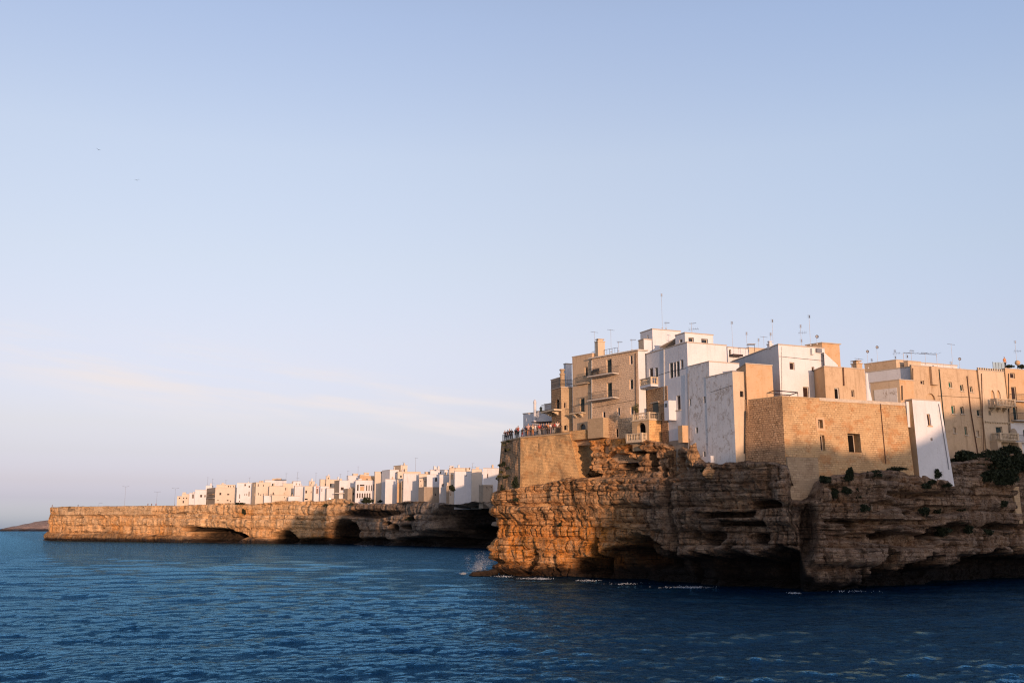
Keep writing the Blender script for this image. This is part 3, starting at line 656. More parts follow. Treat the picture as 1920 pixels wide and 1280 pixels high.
class House:
    def __init__(s, name, label, cat, C, pyC, pxL, pyL, dL, pxR, pyR, dRr, zb, matL, matR, batter=(0, 0, 0), roofm='roof', eave=0.06, rooft=0.12, group=None, depth=None):
        s.C = C; s.L = on_line(pxL, pyL, C, dL); s.R = on_line(pxR, pyR, C, dRr)
        if depth:   # only one face shows: give the other a plain depth
            if pxL == pxR: pass
        s.Bk = (s.L[0] + s.R[0] - C[0], s.L[1] + s.R[1] - C[1])
        s.zt = float(P(*pyC, C[1])[2]) if isinstance(pyC, tuple) else pyC
        s.zb = zb
        s.root = empty(name, (C[0], C[1], zb), 0, label, cat, group)
        bl, br, bb = batter
        nL = (-( -dL[1]), 0)
        dl = unit((C[0] - s.L[0], C[1] - s.L[1])); n1 = (dl[1], -dl[0]); dr = unit((s.R[0] - C[0], s.R[1] - C[1])); n2 = (dr[1], -dr[0])
        oC = (n1[0] * bl + n2[0] * br, n1[1] * bl + n2[1] * br); oL = (n1[0] * bl, n1[1] * bl); oR = (n2[0] * br + dr[0] * bb, n2[1] * br + dr[1] * bb)
        s.wl = Wall(s.L, C, zb, s.zt, oL, oC); s.wr = Wall(C, s.R, zb, s.zt, oC, oR); s.wb = Wall(s.R, s.Bk, zb, s.zt, oR, (0, 0)); s.wc = Wall(s.Bk, s.L, zb, s.zt, (0, 0), oL)
        s.mats = [M[matL], M[matR]]; s.ops = {'L': [], 'R': []}; s.parts = []; s.eave, s.rooft, s.roofm = eave, rooft, roofm
    def wall(s, side): return s.wl if side == 'L' else s.wr
    def win(s, side, px0, px1, py0, py1, kind='glass', arch=0, dep=0.24, frame='frame', sill=False, name='window', label=None):
        w_ = s.wall(side); u0, u1, z0, z1 = w_.rect(px0, px1, py0, py1)
        if u1 - u0 < 0.3: c = (u0 + u1) / 2; u0, u1 = c - 0.17, c + 0.17
        u0 = max(u0, 0.12); u1 = min(u1, w_.L - 0.12)
        s.ops[side].append((u0, u1, z0, z1, arch, dep)); s.parts.append((side, u0, u1, z0, z1, kind, arch, dep, frame, sill, name, label))
    def done(s, back=True):
        mb = MB(); s.wl.lay(mb, s.ops['L'], 0); s.wr.lay(mb, s.ops['R'], 1); s.wb.lay(mb, [], 1); s.wc.lay(mb, [], 0)
        build(mb, 'wall', s.mats, s.root)
        mb = MB(); prism(mb, grow([s.L, s.C, s.R, s.Bk], s.eave), s.zt - 0.015, s.zt + s.rooft); build(mb, 'roof', M[s.roofm], s.root)
        for (side, u0, u1, z0, z1, kind, arch, dep, frame, sill, name, label) in s.parts:
            w_ = s.wall(side); fw = min(0.09, (u1 - u0) * 0.15)
            mb = MB()
            # frame: a flat ring standing in the reveal
            for (a, b, c, d) in ((u0, u0 + fw, z0, z1), (u1 - fw, u1, z0, z1), (u0 + fw, u1 - fw, z0, z0 + fw), (u0 + fw, u1 - fw, z1 - fw, z1)):
                dd = dep - 0.05
                P4 = [(a, c), (b, c), (b, d), (a, d)]
                F_ = [w_.at(q[0], q[1], dd) for q in P4]; K_ = [w_.at(q[0], q[1], dep + 0.02) for q in P4]
                mb.face(F_); 
                for i in range(4): j = (i + 1) % 4; mb.face([F_[j], F_[i], K_[i], K_[j]])
            if sill:
                for (c, d, ee) in ((z0 - 0.13, z0 - 0.01, 0.12),):
                    a, b = u0 - 0.12, u1 + 0.12
                    F_ = [w_.at(a, c, -ee), w_.at(b, c, -ee), w_.at(b, d, -ee), w_.at(a, d, -ee)]; K_ = [w_.at(a, c, 0.02), w_.at(b, c, 0.02), w_.at(b, d, 0.02), w_.at(a, d, 0.02)]
                    mb.face(F_)
                    for i in range(4): j = (i + 1) % 4; mb.face([F_[j], F_[i], K_[i], K_[j]])
            fo = build(mb, name, M[frame], s.root, label)
            pm = MB(); nsl = 1
            if kind in ('shutter', 'brown', 'green'):
                # closed louvred shutters: two leaves of slats
                um = (u0 + u1) / 2
                for (a, b) in ((u0 + fw, um - 0.015), (um + 0.015, u1 - fw)):
                    zc = z0 + fw
                    while zc < z1 - fw - 0.01:
                        ze = min(zc + 0.16, z1 - fw)
                        pm.face([w_.at(a, zc, dep - 0.045), w_.at(b, zc, dep - 0.045), w_.at(b, ze, dep - 0.005), w_.at(a, ze, dep - 0.005)]); zc = ze
                pm.face([w_.at(u0, z0, dep + 0.01), w_.at(u1, z0, dep + 0.01), w_.at(u1, z1, dep + 0.01), w_.at(u0, z1, dep + 0.01)])
                build(pm, 'shutter', M[kind], fo)
            else:
                pm.face([w_.at(u0, z0, dep - 0.01), w_.at(u1, z0, dep - 0.01), w_.at(u1, z1, dep - 0.01), w_.at(u0, z1, dep - 0.01)])
                build(pm, 'pane', M[kind], fo)
        return s.root

def balcony(root, w_, px0, px1, pys, proj, rail='iron', hgt=1.0, thick=0.16, slabm='slab', brackets=0, name='balcony', label=None, dz=0.0, u01=None, z=None):
    """slab (+ brackets) as a part, its railing as a sub-part"""
    if u01 is None:
        u0 = on_wall(px0, pys, w_.A, w_.B)[0]; u1 = on_wall(px1, pys, w_.A, w_.B)[0]
    else: u0, u1 = u01
    if z is None: z = on_wall((px0 + px1) / 2, pys, w_.A, w_.B)[1] + dz
    mb = MB()
    def bx(a, b, c, d, e, f):       # u a..b, z c..d, out e..f
        P8 = [w_.at(u, zz, -o) for zz in (c, d) for (u, o) in ((a, f), (b, f), (b, e), (a, e))]
        return [[P8[i] for i in q] for q in ((3, 2, 1, 0), (4, 5, 6, 7), (0, 1, 5, 4), (1, 2, 6, 5), (2, 3, 7, 6), (3, 0, 4, 7))]
    def add(m_, *a):
        for f in bx(*a): m_.face(f)
    add(mb, u0, u1, z - thick, z, -0.05, proj)
    for k in range(brackets):
        uc = u0 + (u1 - u0) * (k + 0.5) / brackets
        for i, (q, r_) in enumerate(((0.18, 0.8), (0.36, 0.5), (0.52, 0.25))):
            add(mb, uc - 0.13, uc + 0.13, z - thick - q, z - thick - q + 0.178, -0.05, proj * r_)
    sl = build(mb, name, M[slabm], root, label)
    r = MB()
    if rail == 'iron':
        e = proj - 0.06; 
        path = [w_.at(u0 + 0.05, 0, 0.0), w_.at(u0 + 0.05, 0, -e), w_.at(u1 - 0.05, 0, -e), w_.at(u1 - 0.05, 0, 0.0)]
        for a, b in zip(path[:-1], path[1:]):
            for h in (0.08, hgt):
                r.tube((a[0], a[1], z + h), (b[0], b[1], z + h), 0.022, n=4)
            L = math.hypot(b[0] - a[0], b[1] - a[1]); n = max(1, int(L / 0.16))
            for i in range(n + 1):
                f = i / n; x, y = a[0] + (b[0] - a[0]) * f, a[1] + (b[1] - a[1]) * f
                r.tube((x, y, z), (x, y, z + hgt), 0.011, n=3, cap=False)
        build(r, 'railing', M['iron'], sl)
    else:
        e = proj - 0.14
        path = [w_.at(u0 + 0.12, 0, 0.0), w_.at(u0 + 0.12, 0, -e), w_.at(u1 - 0.12, 0, -e), w_.at(u1 - 0.12, 0, 0.0)]
        balustrade(r, path, z, hgt); build(r, 'balustrade', M[rail], sl)
    return sl
def balustrade(r, path, z, hgt, sp=0.27):
    prof = [(0.055, 0), (0.055, 0.06), (0.035, 0.10), (0.085, 0.28), (0.075, 0.40), (0.035, 0.60), (0.035, 0.68), (0.06, 0.74)]
    k = (hgt - 0.26) / 0.74
    for a, b in zip(path[:-1], path[1:]):
        L = math.hypot(b[0] - a[0], b[1] - a[1]); ang = math.atan2(b[1] - a[1], b[0] - a[0]); cx, cy = (a[0] + b[0]) / 2, (a[1] + b[1]) / 2
        r.box((cx, cy, z + 0.07), (L, 0.2, 0.14), ang); r.box((cx, cy, z + hgt - 0.06), (L, 0.23, 0.12), ang)
        n = max(1, int(L / sp))
        for i in range(n):
            f = (i + 0.5) / n; r.lathe([(p_, q * k) for p_, q in prof], (a[0] + (b[0] - a[0]) * f, a[1] + (b[1] - a[1]) * f, z + 0.14), 7)
    for p in path: r.box((p[0], p[1], z + hgt / 2 + 0.02), (0.3, 0.3, hgt + 0.04), math.atan2(path[1][1] - path[0][1], path[1][0] - path[0][0]))
def wbox(w_, mb, u0, u1, z0, z1, out0, out1, m=0):
    P8 = [w_.at(u, zz, -o) for zz in (z0, z1) for (u, o) in ((u0, out1), (u1, out1), (u1, out0), (u0, out0))]
    for q in ((3, 2, 1, 0), (4, 5, 6, 7), (0, 1, 5, 4), (1, 2, 6, 5), (2, 3, 7, 6), (3, 0, 4, 7)): mb.face([P8[i] for i in q], None, m)
def pipe(root, w_, pts, r=0.07, mat='iron', name='drainpipe'):
    mb = MB(); q = []
    for px, py in pts:
        u, z = on_wall(px, py, w_.A, w_.B); q.append(w_.at(u, z, -(r + 0.03)))
    for a, b in zip(q[:-1], q[1:]): mb.tube(a, b, r, n=8)
    return build(mb, name, M[mat], root)
def chimney_part(root, x, y, z, sx, sy, h, mat, cap='frame', name='chimney', rz=0.39):
    mb = MB(); mb.box((x, y, z + h / 2), (sx, sy, h), rz); mb.box((x, y, z + h + 0.05), (sx + 0.16, sy + 0.16, 0.12), rz); mb.box((x, y, z + h + 0.24), (sx * 0.7, sy * 0.7, 0.26), rz); mb.box((x, y, z + h + 0.42), (sx, sy, 0.08), rz)
    return build(mb, name, M[mat], root)

def antenna(px, pyt, pyb, Y, label, kind='yagi', group='antennas on the near roofs', yaw=None, r=0.021):
    b = P(px, pyb, Y); t = P(px, pyt, Y); h = t[2] - b[2]
    root = empty('antenna', (b[0], b[1], b[2]), 0, label, 'antenna', group)
    m = MB(); m.tube((b[0], b[1], b[2] - 0.15), (b[0], b[1], t[2]), r, n=5); m.box((b[0], b[1], b[2] + 0.04), (0.2, 0.2, 0.1)); build(m, 'mast', M['alu'], root)
    rnd = random.Random(int(px * 7 + pyt)); yw = rnd.uniform(-0.6, 0.6) if yaw is None else yaw
    c, s_ = math.cos(yw), math.sin(yw)
    def yagi(z, L, n, w0):
        m = MB(); m.tube((b[0] - c * L * 0.3, b[1] - s_ * L * 0.3, z), (b[0] + c * L * 0.7, b[1] + s_ * L * 0.7, z), 0.02, n=4)
        for i in range(n):
            f = -0.3 + (i + 0.5) / n; x, y = b[0] + c * L * f, b[1] + s_ * L * f; w = w0 * (1.15 - 0.5 * i / n) / 2
            m.tube((x + s_ * w * 0.6, y - c * w * 0.6, z + w * 0.5), (x - s_ * w * 0.6, y + c * w * 0.6, z - w * 0.5), 0.012, n=3)
        build(m, 'aerial', M['alu'], root)
    def panel(z):
        m = MB(); m.box((b[0] + 0.06, b[1], z), (0.06, 0.14, 0.34), yw)
        for k in range(5): m.tube((b[0] - 0.2, b[1], z - 0.2 + 0.1 * k), (b[0] + 0.2, b[1], z - 0.2 + 0.1 * k), 0.01, n=3)
        build(m, 'aerial', M['alu'], root)
    if kind == 'yagi': yagi(t[2] - 0.1, min(1.3, 0.5 + h * 0.25), 7, 0.5)
    elif kind == 'twin': yagi(t[2] - 0.1, 1.0, 6, 0.4); yagi(b[2] + h * 0.35, 1.5, 5, 0.9)
    elif kind == 'panel': panel(t[2] - 0.25)
    elif kind == 'cross': panel(t[2] - 0.25); yagi(b[2] + h * 0.62, 1.1, 5, 0.8); panel(b[2] + h * 0.25)
    elif kind == 'tee': 
        m = MB(); m.tube((b[0] - 0.55, b[1], t[2] - 0.05), (b[0] + 0.55, b[1], t[2] - 0.2), 0.02, n=4)
        for k in range(5): m.tube((b[0] - 0.5 + 0.25 * k, b[1] - 0.2, t[2] - 0.06 - 0.03 * k), (b[0] - 0.5 + 0.25 * k, b[1] + 0.2, t[2] - 0.06 - 0.03 * k), 0.012, n=3)
        build(m, 'aerial', M['alu'], root)
    elif kind == 'dish':
        m = MB(); prof = [(0.0, 0.0), (0.09, 0.01), (0.17, 0.04), (0.24, 0.08)]
        N = 14; z = t[2] - 0.1
        for i in range(3):
            for k in range(N):
                a0, a1 = 2 * math.pi * k / N, 2 * math.pi * (k + 1) / N
                q = [(prof[i][0], a0, prof[i][1]), (prof[i][0], a1, prof[i][1]), (prof[i + 1][0], a1, prof[i + 1][1]), (prof[i + 1][0], a0, prof[i + 1][1])]
                m.face([(b[0] + rr * math.cos(a), b[1] - 0.1 - dd * 1.0, z + rr * math.sin(a)) for rr, a, dd in q])
        m.tube((b[0], b[1] - 0.1, z), (b[0], b[1] - 0.45, z + 0.02), 0.012, n=4); build(m, 'dish', M['alu'], root)
    return root
# ------------------------------------------------------------------ the near town
def Pz(px, py, Y): return float(P(px, py, Y)[2])
# -- tan four storey house with balconies
C4 = pxy(1196, 138.0, 655)
A = House('tan_house', 'tall tan stone house with two long thin balconies, left of the white houses', 'house', C4, (1196, 657), 1109, 672, dT, 1209, 655, dR, 16.0, 'halfrender', 'white', eave=0.28, rooft=0.16, roofm='slab')
for q in ((1137, 1147, 673, 702, 'shutter', 'door'), (1137.7, 1147.5, 717, 746, 'shutter', 'door')):
    A.win('L', q[0], q[1], q[2], q[3], q[4], name=q[5])
for q in ((1180, 1186, 666, 683, 'glass'), (1180, 1187, 711, 730, 'shutter'), (1129, 1135, 771, 783, 'brown'), (1157, 1162.5, 764, 779, 'glass'), (1181, 1188, 762, 777, 'glass'), (1154, 1159, 803, 820, 'void')):
    A.win('L', *q, frame='wframe' if q[4] != 'void' else 'frame')
A.done()
balcony(A.root, A.wl, 1111.5, 1160, 703, 1.25, dz=0.0); balcony(A.root, A.wl, 1111.5, 1161, 748, 1.25)
pipe(A.root, A.wl, ((1110.5, 676), (1110.5, 790)), 0.05, 'wframe')
mb = MB(); u0 = on_wall(1110, 800, A.L, A.C)[0]; u1 = on_wall(1141, 800, A.L, A.C)[0]; z1 = on_wall(1125, 785, A.L, A.C)[1]
wbox(A.wl, mb, max(u0, 0.1), u1, on_wall(1125, 822, A.L, A.C)[1], z1, -0.1, 1.1); build(mb, 'buttress', M['block'], A.root, 'pale blockwork buttress at the foot of the wall')
cc = P(1125, 655, 145.0); chimney_part(A.root, cc[0], cc[1], A.zt, 1.15, 0.9, Pz(1125, 633, 144) - A.zt - 0.5, 'cream')
mb = MB()
for a, b in (((1110, 146), (1122, 145.3)), ((1133, 144.6), (1158, 142.5))):
    p, q = P(a[0], 660, a[1]), P(b[0], 660, b[1]); z = A.zt + 0.1
    for h in (0.1, 1.15): mb.tube((p[0], p[1], z + h), (q[0], q[1], z + h), 0.03, n=4)
    for i in range(6):
        f = i / 5; mb.tube((p[0] + (q[0] - p[0]) * f, p[1] + (q[1] - p[1]) * f, z), (p[0] + (q[0] - p[0]) * f, p[1] + (q[1] - p[1]) * f, z + 1.15), 0.025, n=4)
build(mb, 'roof_railing', M['alu'], A.root)
# bench stored on the upper balcony
zb_ = on_wall(1120, 703, A.L, A.C)[1]; uu = on_wall(1121, 700, A.L, A.C)[0]; mb = MB()
pb = A.wl.at(uu, zb_, -0.6); ang = math.atan2(A.wl.d[1], A.wl.d[0])
mb.box((pb[0], pb[1], zb_ + 0.46), (1.3, 0.45, 0.10), ang); mb.box((pb[0] + A.wl.n[0] * -0.2, pb[1] + A.wl.n[1] * -0.2, zb_ + 0.68), (1.3, 0.06, 0.36), ang)
for sx in (-0.55, 0.55):
    mb.box((pb[0] + math.cos(ang) * sx, pb[1] + math.sin(ang) * sx, zb_ + 0.215), (0.08, 0.4, 0.41), ang)
o = build(mb, 'bench', M['iron']); tag(o, 'dark bench standing on the upper balcony of the tan stone house', 'bench')

# -- its lower left neighbour
Bc = on_line(1110, 662, (A.L[0] + 0.15, A.L[1] + 0.35), dT)
B = House('tan_house', 'tan house with roof a step higher and one dark door balcony, between bell shaped tower and tall tan house', 'house', Bc, (1109, 663), 1073, 670, dT, 1122, 662, dR, 19.0, 'tan', 'tan', eave=0.05)
B.win('L', 1096, 1102, 688, 706, 'shutter'); B.win('L', 1087, 1096, 746, 772.5, 'shutter', name='door'); B.win('L', 1087, 1098, 794, 807, 'glass', arch=1, name='arched_window')
B.root['label'] = 'narrow tan house with a small iron balcony, beside the long-balconied tan house'
B.done(); balcony(B.root, B.wl, 1076, 1098, 774, 0.9, brackets=2, slabm='stonebal'); balcony(B.root, B.wl, 1083, 1107, 719, 0.6, thick=0.1, slabm='cream')
# masonry apron under it
mb = MB(); Q0 = on_line(1050, 815, B.C, dT); Q1 = on_line(1107, 815, B.C, dT)
prism(mb, [(Q0[0] - 0.7, Q0[1] - 0.9), (Q1[0] - 0.7, Q1[1] - 0.9), (Q1[0] + 3, Q1[1] + 2), (Q0[0] + 3, Q0[1] + 2)], Pz(1078, 826, 148), Pz(1078, 808, 147.5)); 
build(mb, 'stone_apron', M['bastion'], B.root)

# -- small tower house
Tc = pxy(1052, 149.5, 725)
T = House('tower_house', 'slim tan tower house with a round balcony at the back of the viewing terrace', 'house', Tc, (1052, 726), 1034, 728, dW, 1073.5, 726, dR, 17.5, 'rubble', 'block', eave=0.08)
T.win('R', 1057.5, 1062, 754, 765, 'brown'); T.win('R', 1058, 1064.5, 796, 807, 'void', arch=1); T.win('L', 1042, 1049, 748, 768, 'void', arch=1, name='arched_door')
T.done(); balcony(T.root, T.wl, 1025, 1053, 770, 1.3, u01=(-1.2, T.wl.L + 0.1), thick=0.25, slabm='stonebal', brackets=2)
bp = P(1054.5, 724, 150.6); mb = MB(); mb.lathe([(0.36, 0), (0.36, 2.0), (0.44, 2.1), (0.44, 2.25), (0.30, 2.3), (0.30, 2.7), (0.46, 2.75), (0.40, 2.95), (0.0, 3.0)], (bp[0], bp[1], T.zt), 12)
build(mb, 'chimney', M['block'], T.root, 'tall round stone chimney')
mb = MB(); k = T.zt + 0.1
for (a, b) in ((T.L, T.C), (T.C, T.R)):
    for h in (0.5, 1.1): mb.tube((a[0], a[1], k + h), (b[0], b[1], k + h), 0.03, n=4)
    for i in range(10): f = i / 9; mb.tube((a[0] + (b[0] - a[0]) * f, a[1] + (b[1] - a[1]) * f, k - 0.05), (a[0] + (b[0] - a[0]) * f, a[1] + (b[1] - a[1]) * f, k + 1.1), 0.022, n=4)
build(mb, 'roof_railing', M['iron'], T.root)
Gc = pxy(1050, 153.5, 708)
G1 = House('stair_house', 'small grey brown roof room behind the round chimney of the tower house', 'house', Gc, (1050, 708), 1033, 708, dW, 1062, 708, dR, 22.0, 'grime', 'cream'); G1.done()
Gc = pxy(1071, 153.0, 682)
G2 = House('white_house', 'narrow white house between the round chimney and the tan houses', 'house', pxy(1061, 152.5, 682), (1061, 682), 1057, 684, dW, 1072, 682, dR, 22.0, 'white', 'white'); G2.done()

# -- white houses behind the terrace
D = House('white_house', 'low white house with a rounded white chimney behind the people on the terrace', 'house', pxy(1036, 156.0, 768), (1036, 769), 1004, 771, unit((-.78, .62)), 1048, 768, dR, 18.0, 'white', 'white'); D.done()
bp = P(1003, 799, 157.5); mb = MB(); mb.lathe([(0.24, -1.0), (0.22, 3.6), (0.26, 3.7), (0.26, 3.85), (0.18, 4.15), (0.0, 4.3)], (bp[0], bp[1], bp[2]), 12); build(mb, 'chimney', M['white'], D.root, 'tall rounded white chimney')
D2 = House('white_house', 'small white house at the left end behind the viewing terrace', 'house', pxy(1002, 161.0, 774), (1002, 774), 981, 779, unit((-.78, .62)), 1012, 774, dR, 18.0, 'white', 'white'); D2.done()
D3 = House('roof_room', 'small white box room on the roof of the low white house behind the terrace', 'roof room', pxy(1036, 158.5, 756), (1036, 757), 1021, 757, unit((-.78, .62)), 1048, 756, dR, 21.0, 'white2', 'white2'); D3.done()
lp = P(1014, 778, 156.6); lt = empty('wall_lantern', tuple(lp), 0, 'dark iron lantern on the white wall beside the rounded chimney', 'lantern')
mb = MB(); mb.tube((lp[0], lp[1] - 0.1, lp[2]), (lp[0], lp[1] - 0.75, lp[2] + 0.5), 0.03, n=5); mb.tube((lp[0], lp[1] - 0.1, lp[2] + 0.45), (lp[0], lp[1] - 0.75, lp[2] + 0.5), 0.03, n=5); build(mb, 'bracket', M['iron'], lt)
mb = MB(); mb.lathe([(0.05, 0), (0.16, 0.1), (0.22, 0.5), (0.26, 0.52), (0.10, 0.75), (0.03, 0.85), (0, 0.95)], (lp[0], lp[1] - 0.75, lp[2] + 0.45), 6); build(mb, 'lamp_head', M['shutter'], lt)

# -- the terrace bastion (viewing platform): battered masonry
def bastion():
    zt = Pz(1010, 819, 152.5)
    top = [pxy(940, 163, 818), pxy(976, 154.6, 818), pxy(1068, 147.2, 818), (16, 158), (6, 168)]
    z0 = 10.0
    bot = [pxy(929, 162, 930), pxy(975, 153.2, 930), pxy(1099, 144.4, 900), (17, 158), (6, 169)]
    root = empty('bastion', (top[1][0], top[1][1], z0), 0, 'stone bastion with sloping walls carrying the crowded viewing terrace', 'bastion')
    n = len(top); mb = MB()
    for i in range(n):
        j = (i + 1) % n; a, b, c, d = bot[i], bot[j], top[j], top[i]; L = math.hypot(b[0] - a[0], b[1] - a[1])
        NU, NZ = (26, 22) if i in (0, 1) else (2, 2)
        rough = 0.45 if i == 0 else 0.16
        def pt(u, v):
            x = (a[0] * (1 - u) + b[0] * u) * (1 - v) + (d[0] * (1 - u) + c[0] * u) * v; y = (a[1] * (1 - u) + b[1] * u) * (1 - v) + (d[1] * (1 - u) + c[1] * u) * v
            e = 0
            if NU > 3: e = rough * float(fbm(u * L / 1.1, v * 9 / 1.1, 41 + i, 3)) * math.sin(math.pi * min(1, max(0, u)) ) ** 0.3 * (1 if v < 0.97 else 0)
            nx, ny = unit((b[1] - a[1], -(b[0] - a[0])))
            return (x + nx * e, y + ny * e, z0 + (zt - z0) * v)
        for p in range(NU):
            for q in range(NZ):
                u0, u1, v0, v1 = p / NU, (p + 1) / NU, q / NZ, (q + 1) / NZ
                mb.face([pt(u0, v0), pt(u1, v0), pt(u1, v1), pt(u0, v1)], [(u0 * L + i * 20, z0 + (zt - z0) * v0), (u1 * L + i * 20, z0 + (zt - z0) * v0), (u1 * L + i * 20, z0 + (zt - z0) * v1), (u0 * L + i * 20, z0 + (zt - z0) * v1)], 1 if i == 0 else 0, True)
    build(mb, 'wall', [M['bastion'], M['rubble']], root)
    mb = MB(); prism(mb, grow(top, 0.10), zt - 0.01, zt + 0.22); build(mb, 'coping', M['block'], root)
    return root, top, zt + 0.22
BAS, BTOP, BZ = bastion()
def rail(pts, z, name, label, h=1.05, sp=0.13, mat='iron', r=0.013, cat='railing'):
    root = empty(name, (pts[0][0], pts[0][1], z), 0, label, cat)
    mb = MB(); m2 = MB()
    for a, b in zip(pts[:-1], pts[1:]):
        for k in (0.12, h): m2.tube((a[0], a[1], z + k), (b[0], b[1], z + k), 0.028, n=5)
        L = math.hypot(b[0] - a[0], b[1] - a[1]); n = int(L / sp)
        for i in range(1, n): f = i / n; mb.tube((a[0] + (b[0] - a[0]) * f, a[1] + (b[1] - a[1]) * f, z + 0.1), (a[0] + (b[0] - a[0]) * f, a[1] + (b[1] - a[1]) * f, z + h), r, n=3, cap=False)
        n2 = max(1, int(L / 2)); 
        for i in range(n2 + 1): f = i / n2; m2.tube((a[0] + (b[0] - a[0]) * f, a[1] + (b[1] - a[1]) * f, z - 0.02), (a[0] + (b[0] - a[0]) * f, a[1] + (b[1] - a[1]) * f, z + h + 0.04), 0.035, n=5)
    build(m2, 'rail', M[mat], root); build(mb, 'bars', M[mat], root)
Bi = grow(BTOP, -0.18)
rail([Bi[0], Bi[1], on_line(1054, 815, Bi[1], unit((Bi[2][0] - Bi[1][0], Bi[2][1] - Bi[1][1])))], BZ, 'terrace_railing', 'dark iron railing along the edge of the viewing terrace')
cp = P(1024, 803, 154.2); can = empty('awning', (cp[0], cp[1], BZ), 0, 'flat dark awning over the right half of the people on the terrace', 'awning')
mb = MB(); mb.box((cp[0], cp[1] + 0.8, BZ + 2.28), (3.9, 2.6, 0.07), -0.45); build(mb, 'canopy', M['brown'], can)
for sx, sy in ((-1.8, -0.4), (1.7, -0.4), (-1.8, 2.0), (1.7, 2.0)):
    ca_, sa_ = math.cos(-0.45), math.sin(-0.45); x, y = cp[0] + sx * ca_ - sy * sa_ * 0.9, cp[1] + 0.8 + sx * sa_ + (sy - 0.8) * ca_ * 0.9
    mb = MB(); mb.tube((x, y, BZ), (x, y, BZ + 2.26), 0.03, n=6); build(mb, 'post', M['iron'], can)

# -- white four storey house
Cl = pxy(1209, 139.0, 700); C3 = on_line(1288, 641, Cl, (-dW[0], -dW[1]))
Fh = House('white_house', 'tall white house with a small stone balcony and dark tall shutters', 'house', C3, (1288, 642), 1207.5, 664, dW, 1362, 650, dR, 15.5, 'white', 'white')
Fh.win('L', 1217.5, 1224.5, 690, 710, 'brown', name='door'); Fh.win('L', 1228, 1233.5, 689, 709, 'shutter', name='window')
Fh.win('L', 1255.5, 1262, 680, 709, 'shutter'); Fh.win('L', 1262.8, 1267.5, 679, 707, 'glass'); Fh.win('L', 1268.3, 1274, 677, 706, 'shutter'); Fh.win('L', 1275.5, 1281.5, 674, 691, 'glass', frame='wframe'); Fh.win('L', 1269, 1276, 741, 768, 'brown', sill=True)
Fh.done()
balcony(Fh.root, Fh.wl, 1212, 1234, 723, 1.2, rail='stonebal', thick=0.3, slabm='white')
w_ = Fh.wl; mb = MB(); u1 = on_wall(1253, 780, w_.A, w_.B)[0]; za = on_wall(1225, 729, w_.A, w_.B)[1]; zb2 = on_wall(1240, 842, w_.A, w_.B)[1]
wbox(w_, mb, 0.02, u1, zb2 - 1.0, za, -0.02, 0.10); lw = build(mb, 'stone_wall', M['rubble'], Fh.root, 'bare stone lower storey under the white wall')
mb = MB(); uu = w_.rect(1226, 1236, 755, 778); wbox(w_, mb, uu[0], uu[1], uu[2], uu[3], 0.05, 0.13); build(mb, 'door', M['shutter'], lw)
mb = MB(); wbox(w_, mb, uu[0] - 0.25, uu[1] + 0.25, uu[3], uu[3] + 0.12, 0.05, 0.35); build(mb, 'lintel', M['frame'], lw)
mb = MB(); ub = on_wall(1253, 830, w_.A, w_.B)[0]; zc_ = on_wall(1270, 825, w_.A, w_.B)[1]; wbox(w_, mb, ub + 0.01, w_.L - 0.02, 14.5, zc_, -0.02, 0.07); build(mb, 'plinth', M['grime'], Fh.root, 'grimy stone foot under the white wall')
# white closet bay
def bay(root, pxC, pyT, pyB, pxL, pxR, out, matn, name, label=None, wopen=None):
    u = on_wall(pxC, (pyT + pyB) / 2, w_.A, w_.B)[0]; 
    base = w_.at(u, 0, 0.0)
    Cb = (base[0] + w_.n[0] * out, base[1] + w_.n[1] * out)
    Cb = on_line(pxC, (pyT + pyB) / 2, Cb, w_.d)
    z1 = Pz(pxC, pyT, Cb[1]); z0 = Pz(pxC, pyB, Cb[1])
    Lb = on_line(pxL, pyT, Cb, (-w_.d[0], -w_.d[1])); Rb = (Cb[0] - w_.n[0] * (out + 0.1), Cb[1] - w_.n[1] * (out + 0.1)); Bb = (Lb[0] + Rb[0] - Cb[0], Lb[1] + Rb[1] - Cb[1])
    mb = MB(); prism(mb, [Lb, Cb, Rb, Bb], z0, z1); b_ = build(mb, name, M[matn], root, label)
    if wopen:
        ww = Wall(Lb, Cb, z0, z1); r_ = ww.rect(*wopen); m = MB(); wbox(ww, m, r_[0], r_[1], r_[2], r_[3], -0.02, 0.03); build(m, 'window', M['glass'], b_)
    return b_
bay(Fh.root, 1254, 750, 787, 1245, 1262, 1.15, 'white', 'closet_bay', 'white closet box hanging from the wall', (1247, 1251, 756, 763))
bay(Fh.root, 1279.5, 797, 829, 1271, 1287, 1.05, 'ochre', 'stone_bay', 'ochre stone closet box with a wire below')
# -- loggia with balustrades
Lc = on_line(1217, 800, pxy(1217, 134.5, 800), dT)
Lg = House('stone_loggia', 'orange stone loggia with an arch and two balustrades, below the white house', 'loggia', Lc, (1217, 787), 1185, 790, dT, 1239, 787, dR, Pz(1217, 843, 134.5), 'block', 'bastion', eave=0.12, roofm='stonebal')
Lg.win('L', 1194.5, 1210.5, 792, 818, 'void', arch=1, dep=0.6, name='archway')
Lg.done()
r = MB(); e = grow([Lg.L, Lg.C, Lg.R, Lg.Bk], -0.12); balustrade(r, [e[0], e[1], e[2]], Lg.zt + 0.12, 0.95); build(r, 'balustrade', M['stonebal'], Lg.root)
balcony(Lg.root, Lg.wl, 1183, 1213, 827, 1.0, rail='stonebal', thick=0.22, slabm='stonebal')
mb = MB(); prism(mb, grow([Lg.L, Lg.C, Lg.R, Lg.Bk], 0.18), Lg.zb + 0.9, Lg.zb + 1.05); build(mb, 'cornice', M['stonebal'], Lg.root)
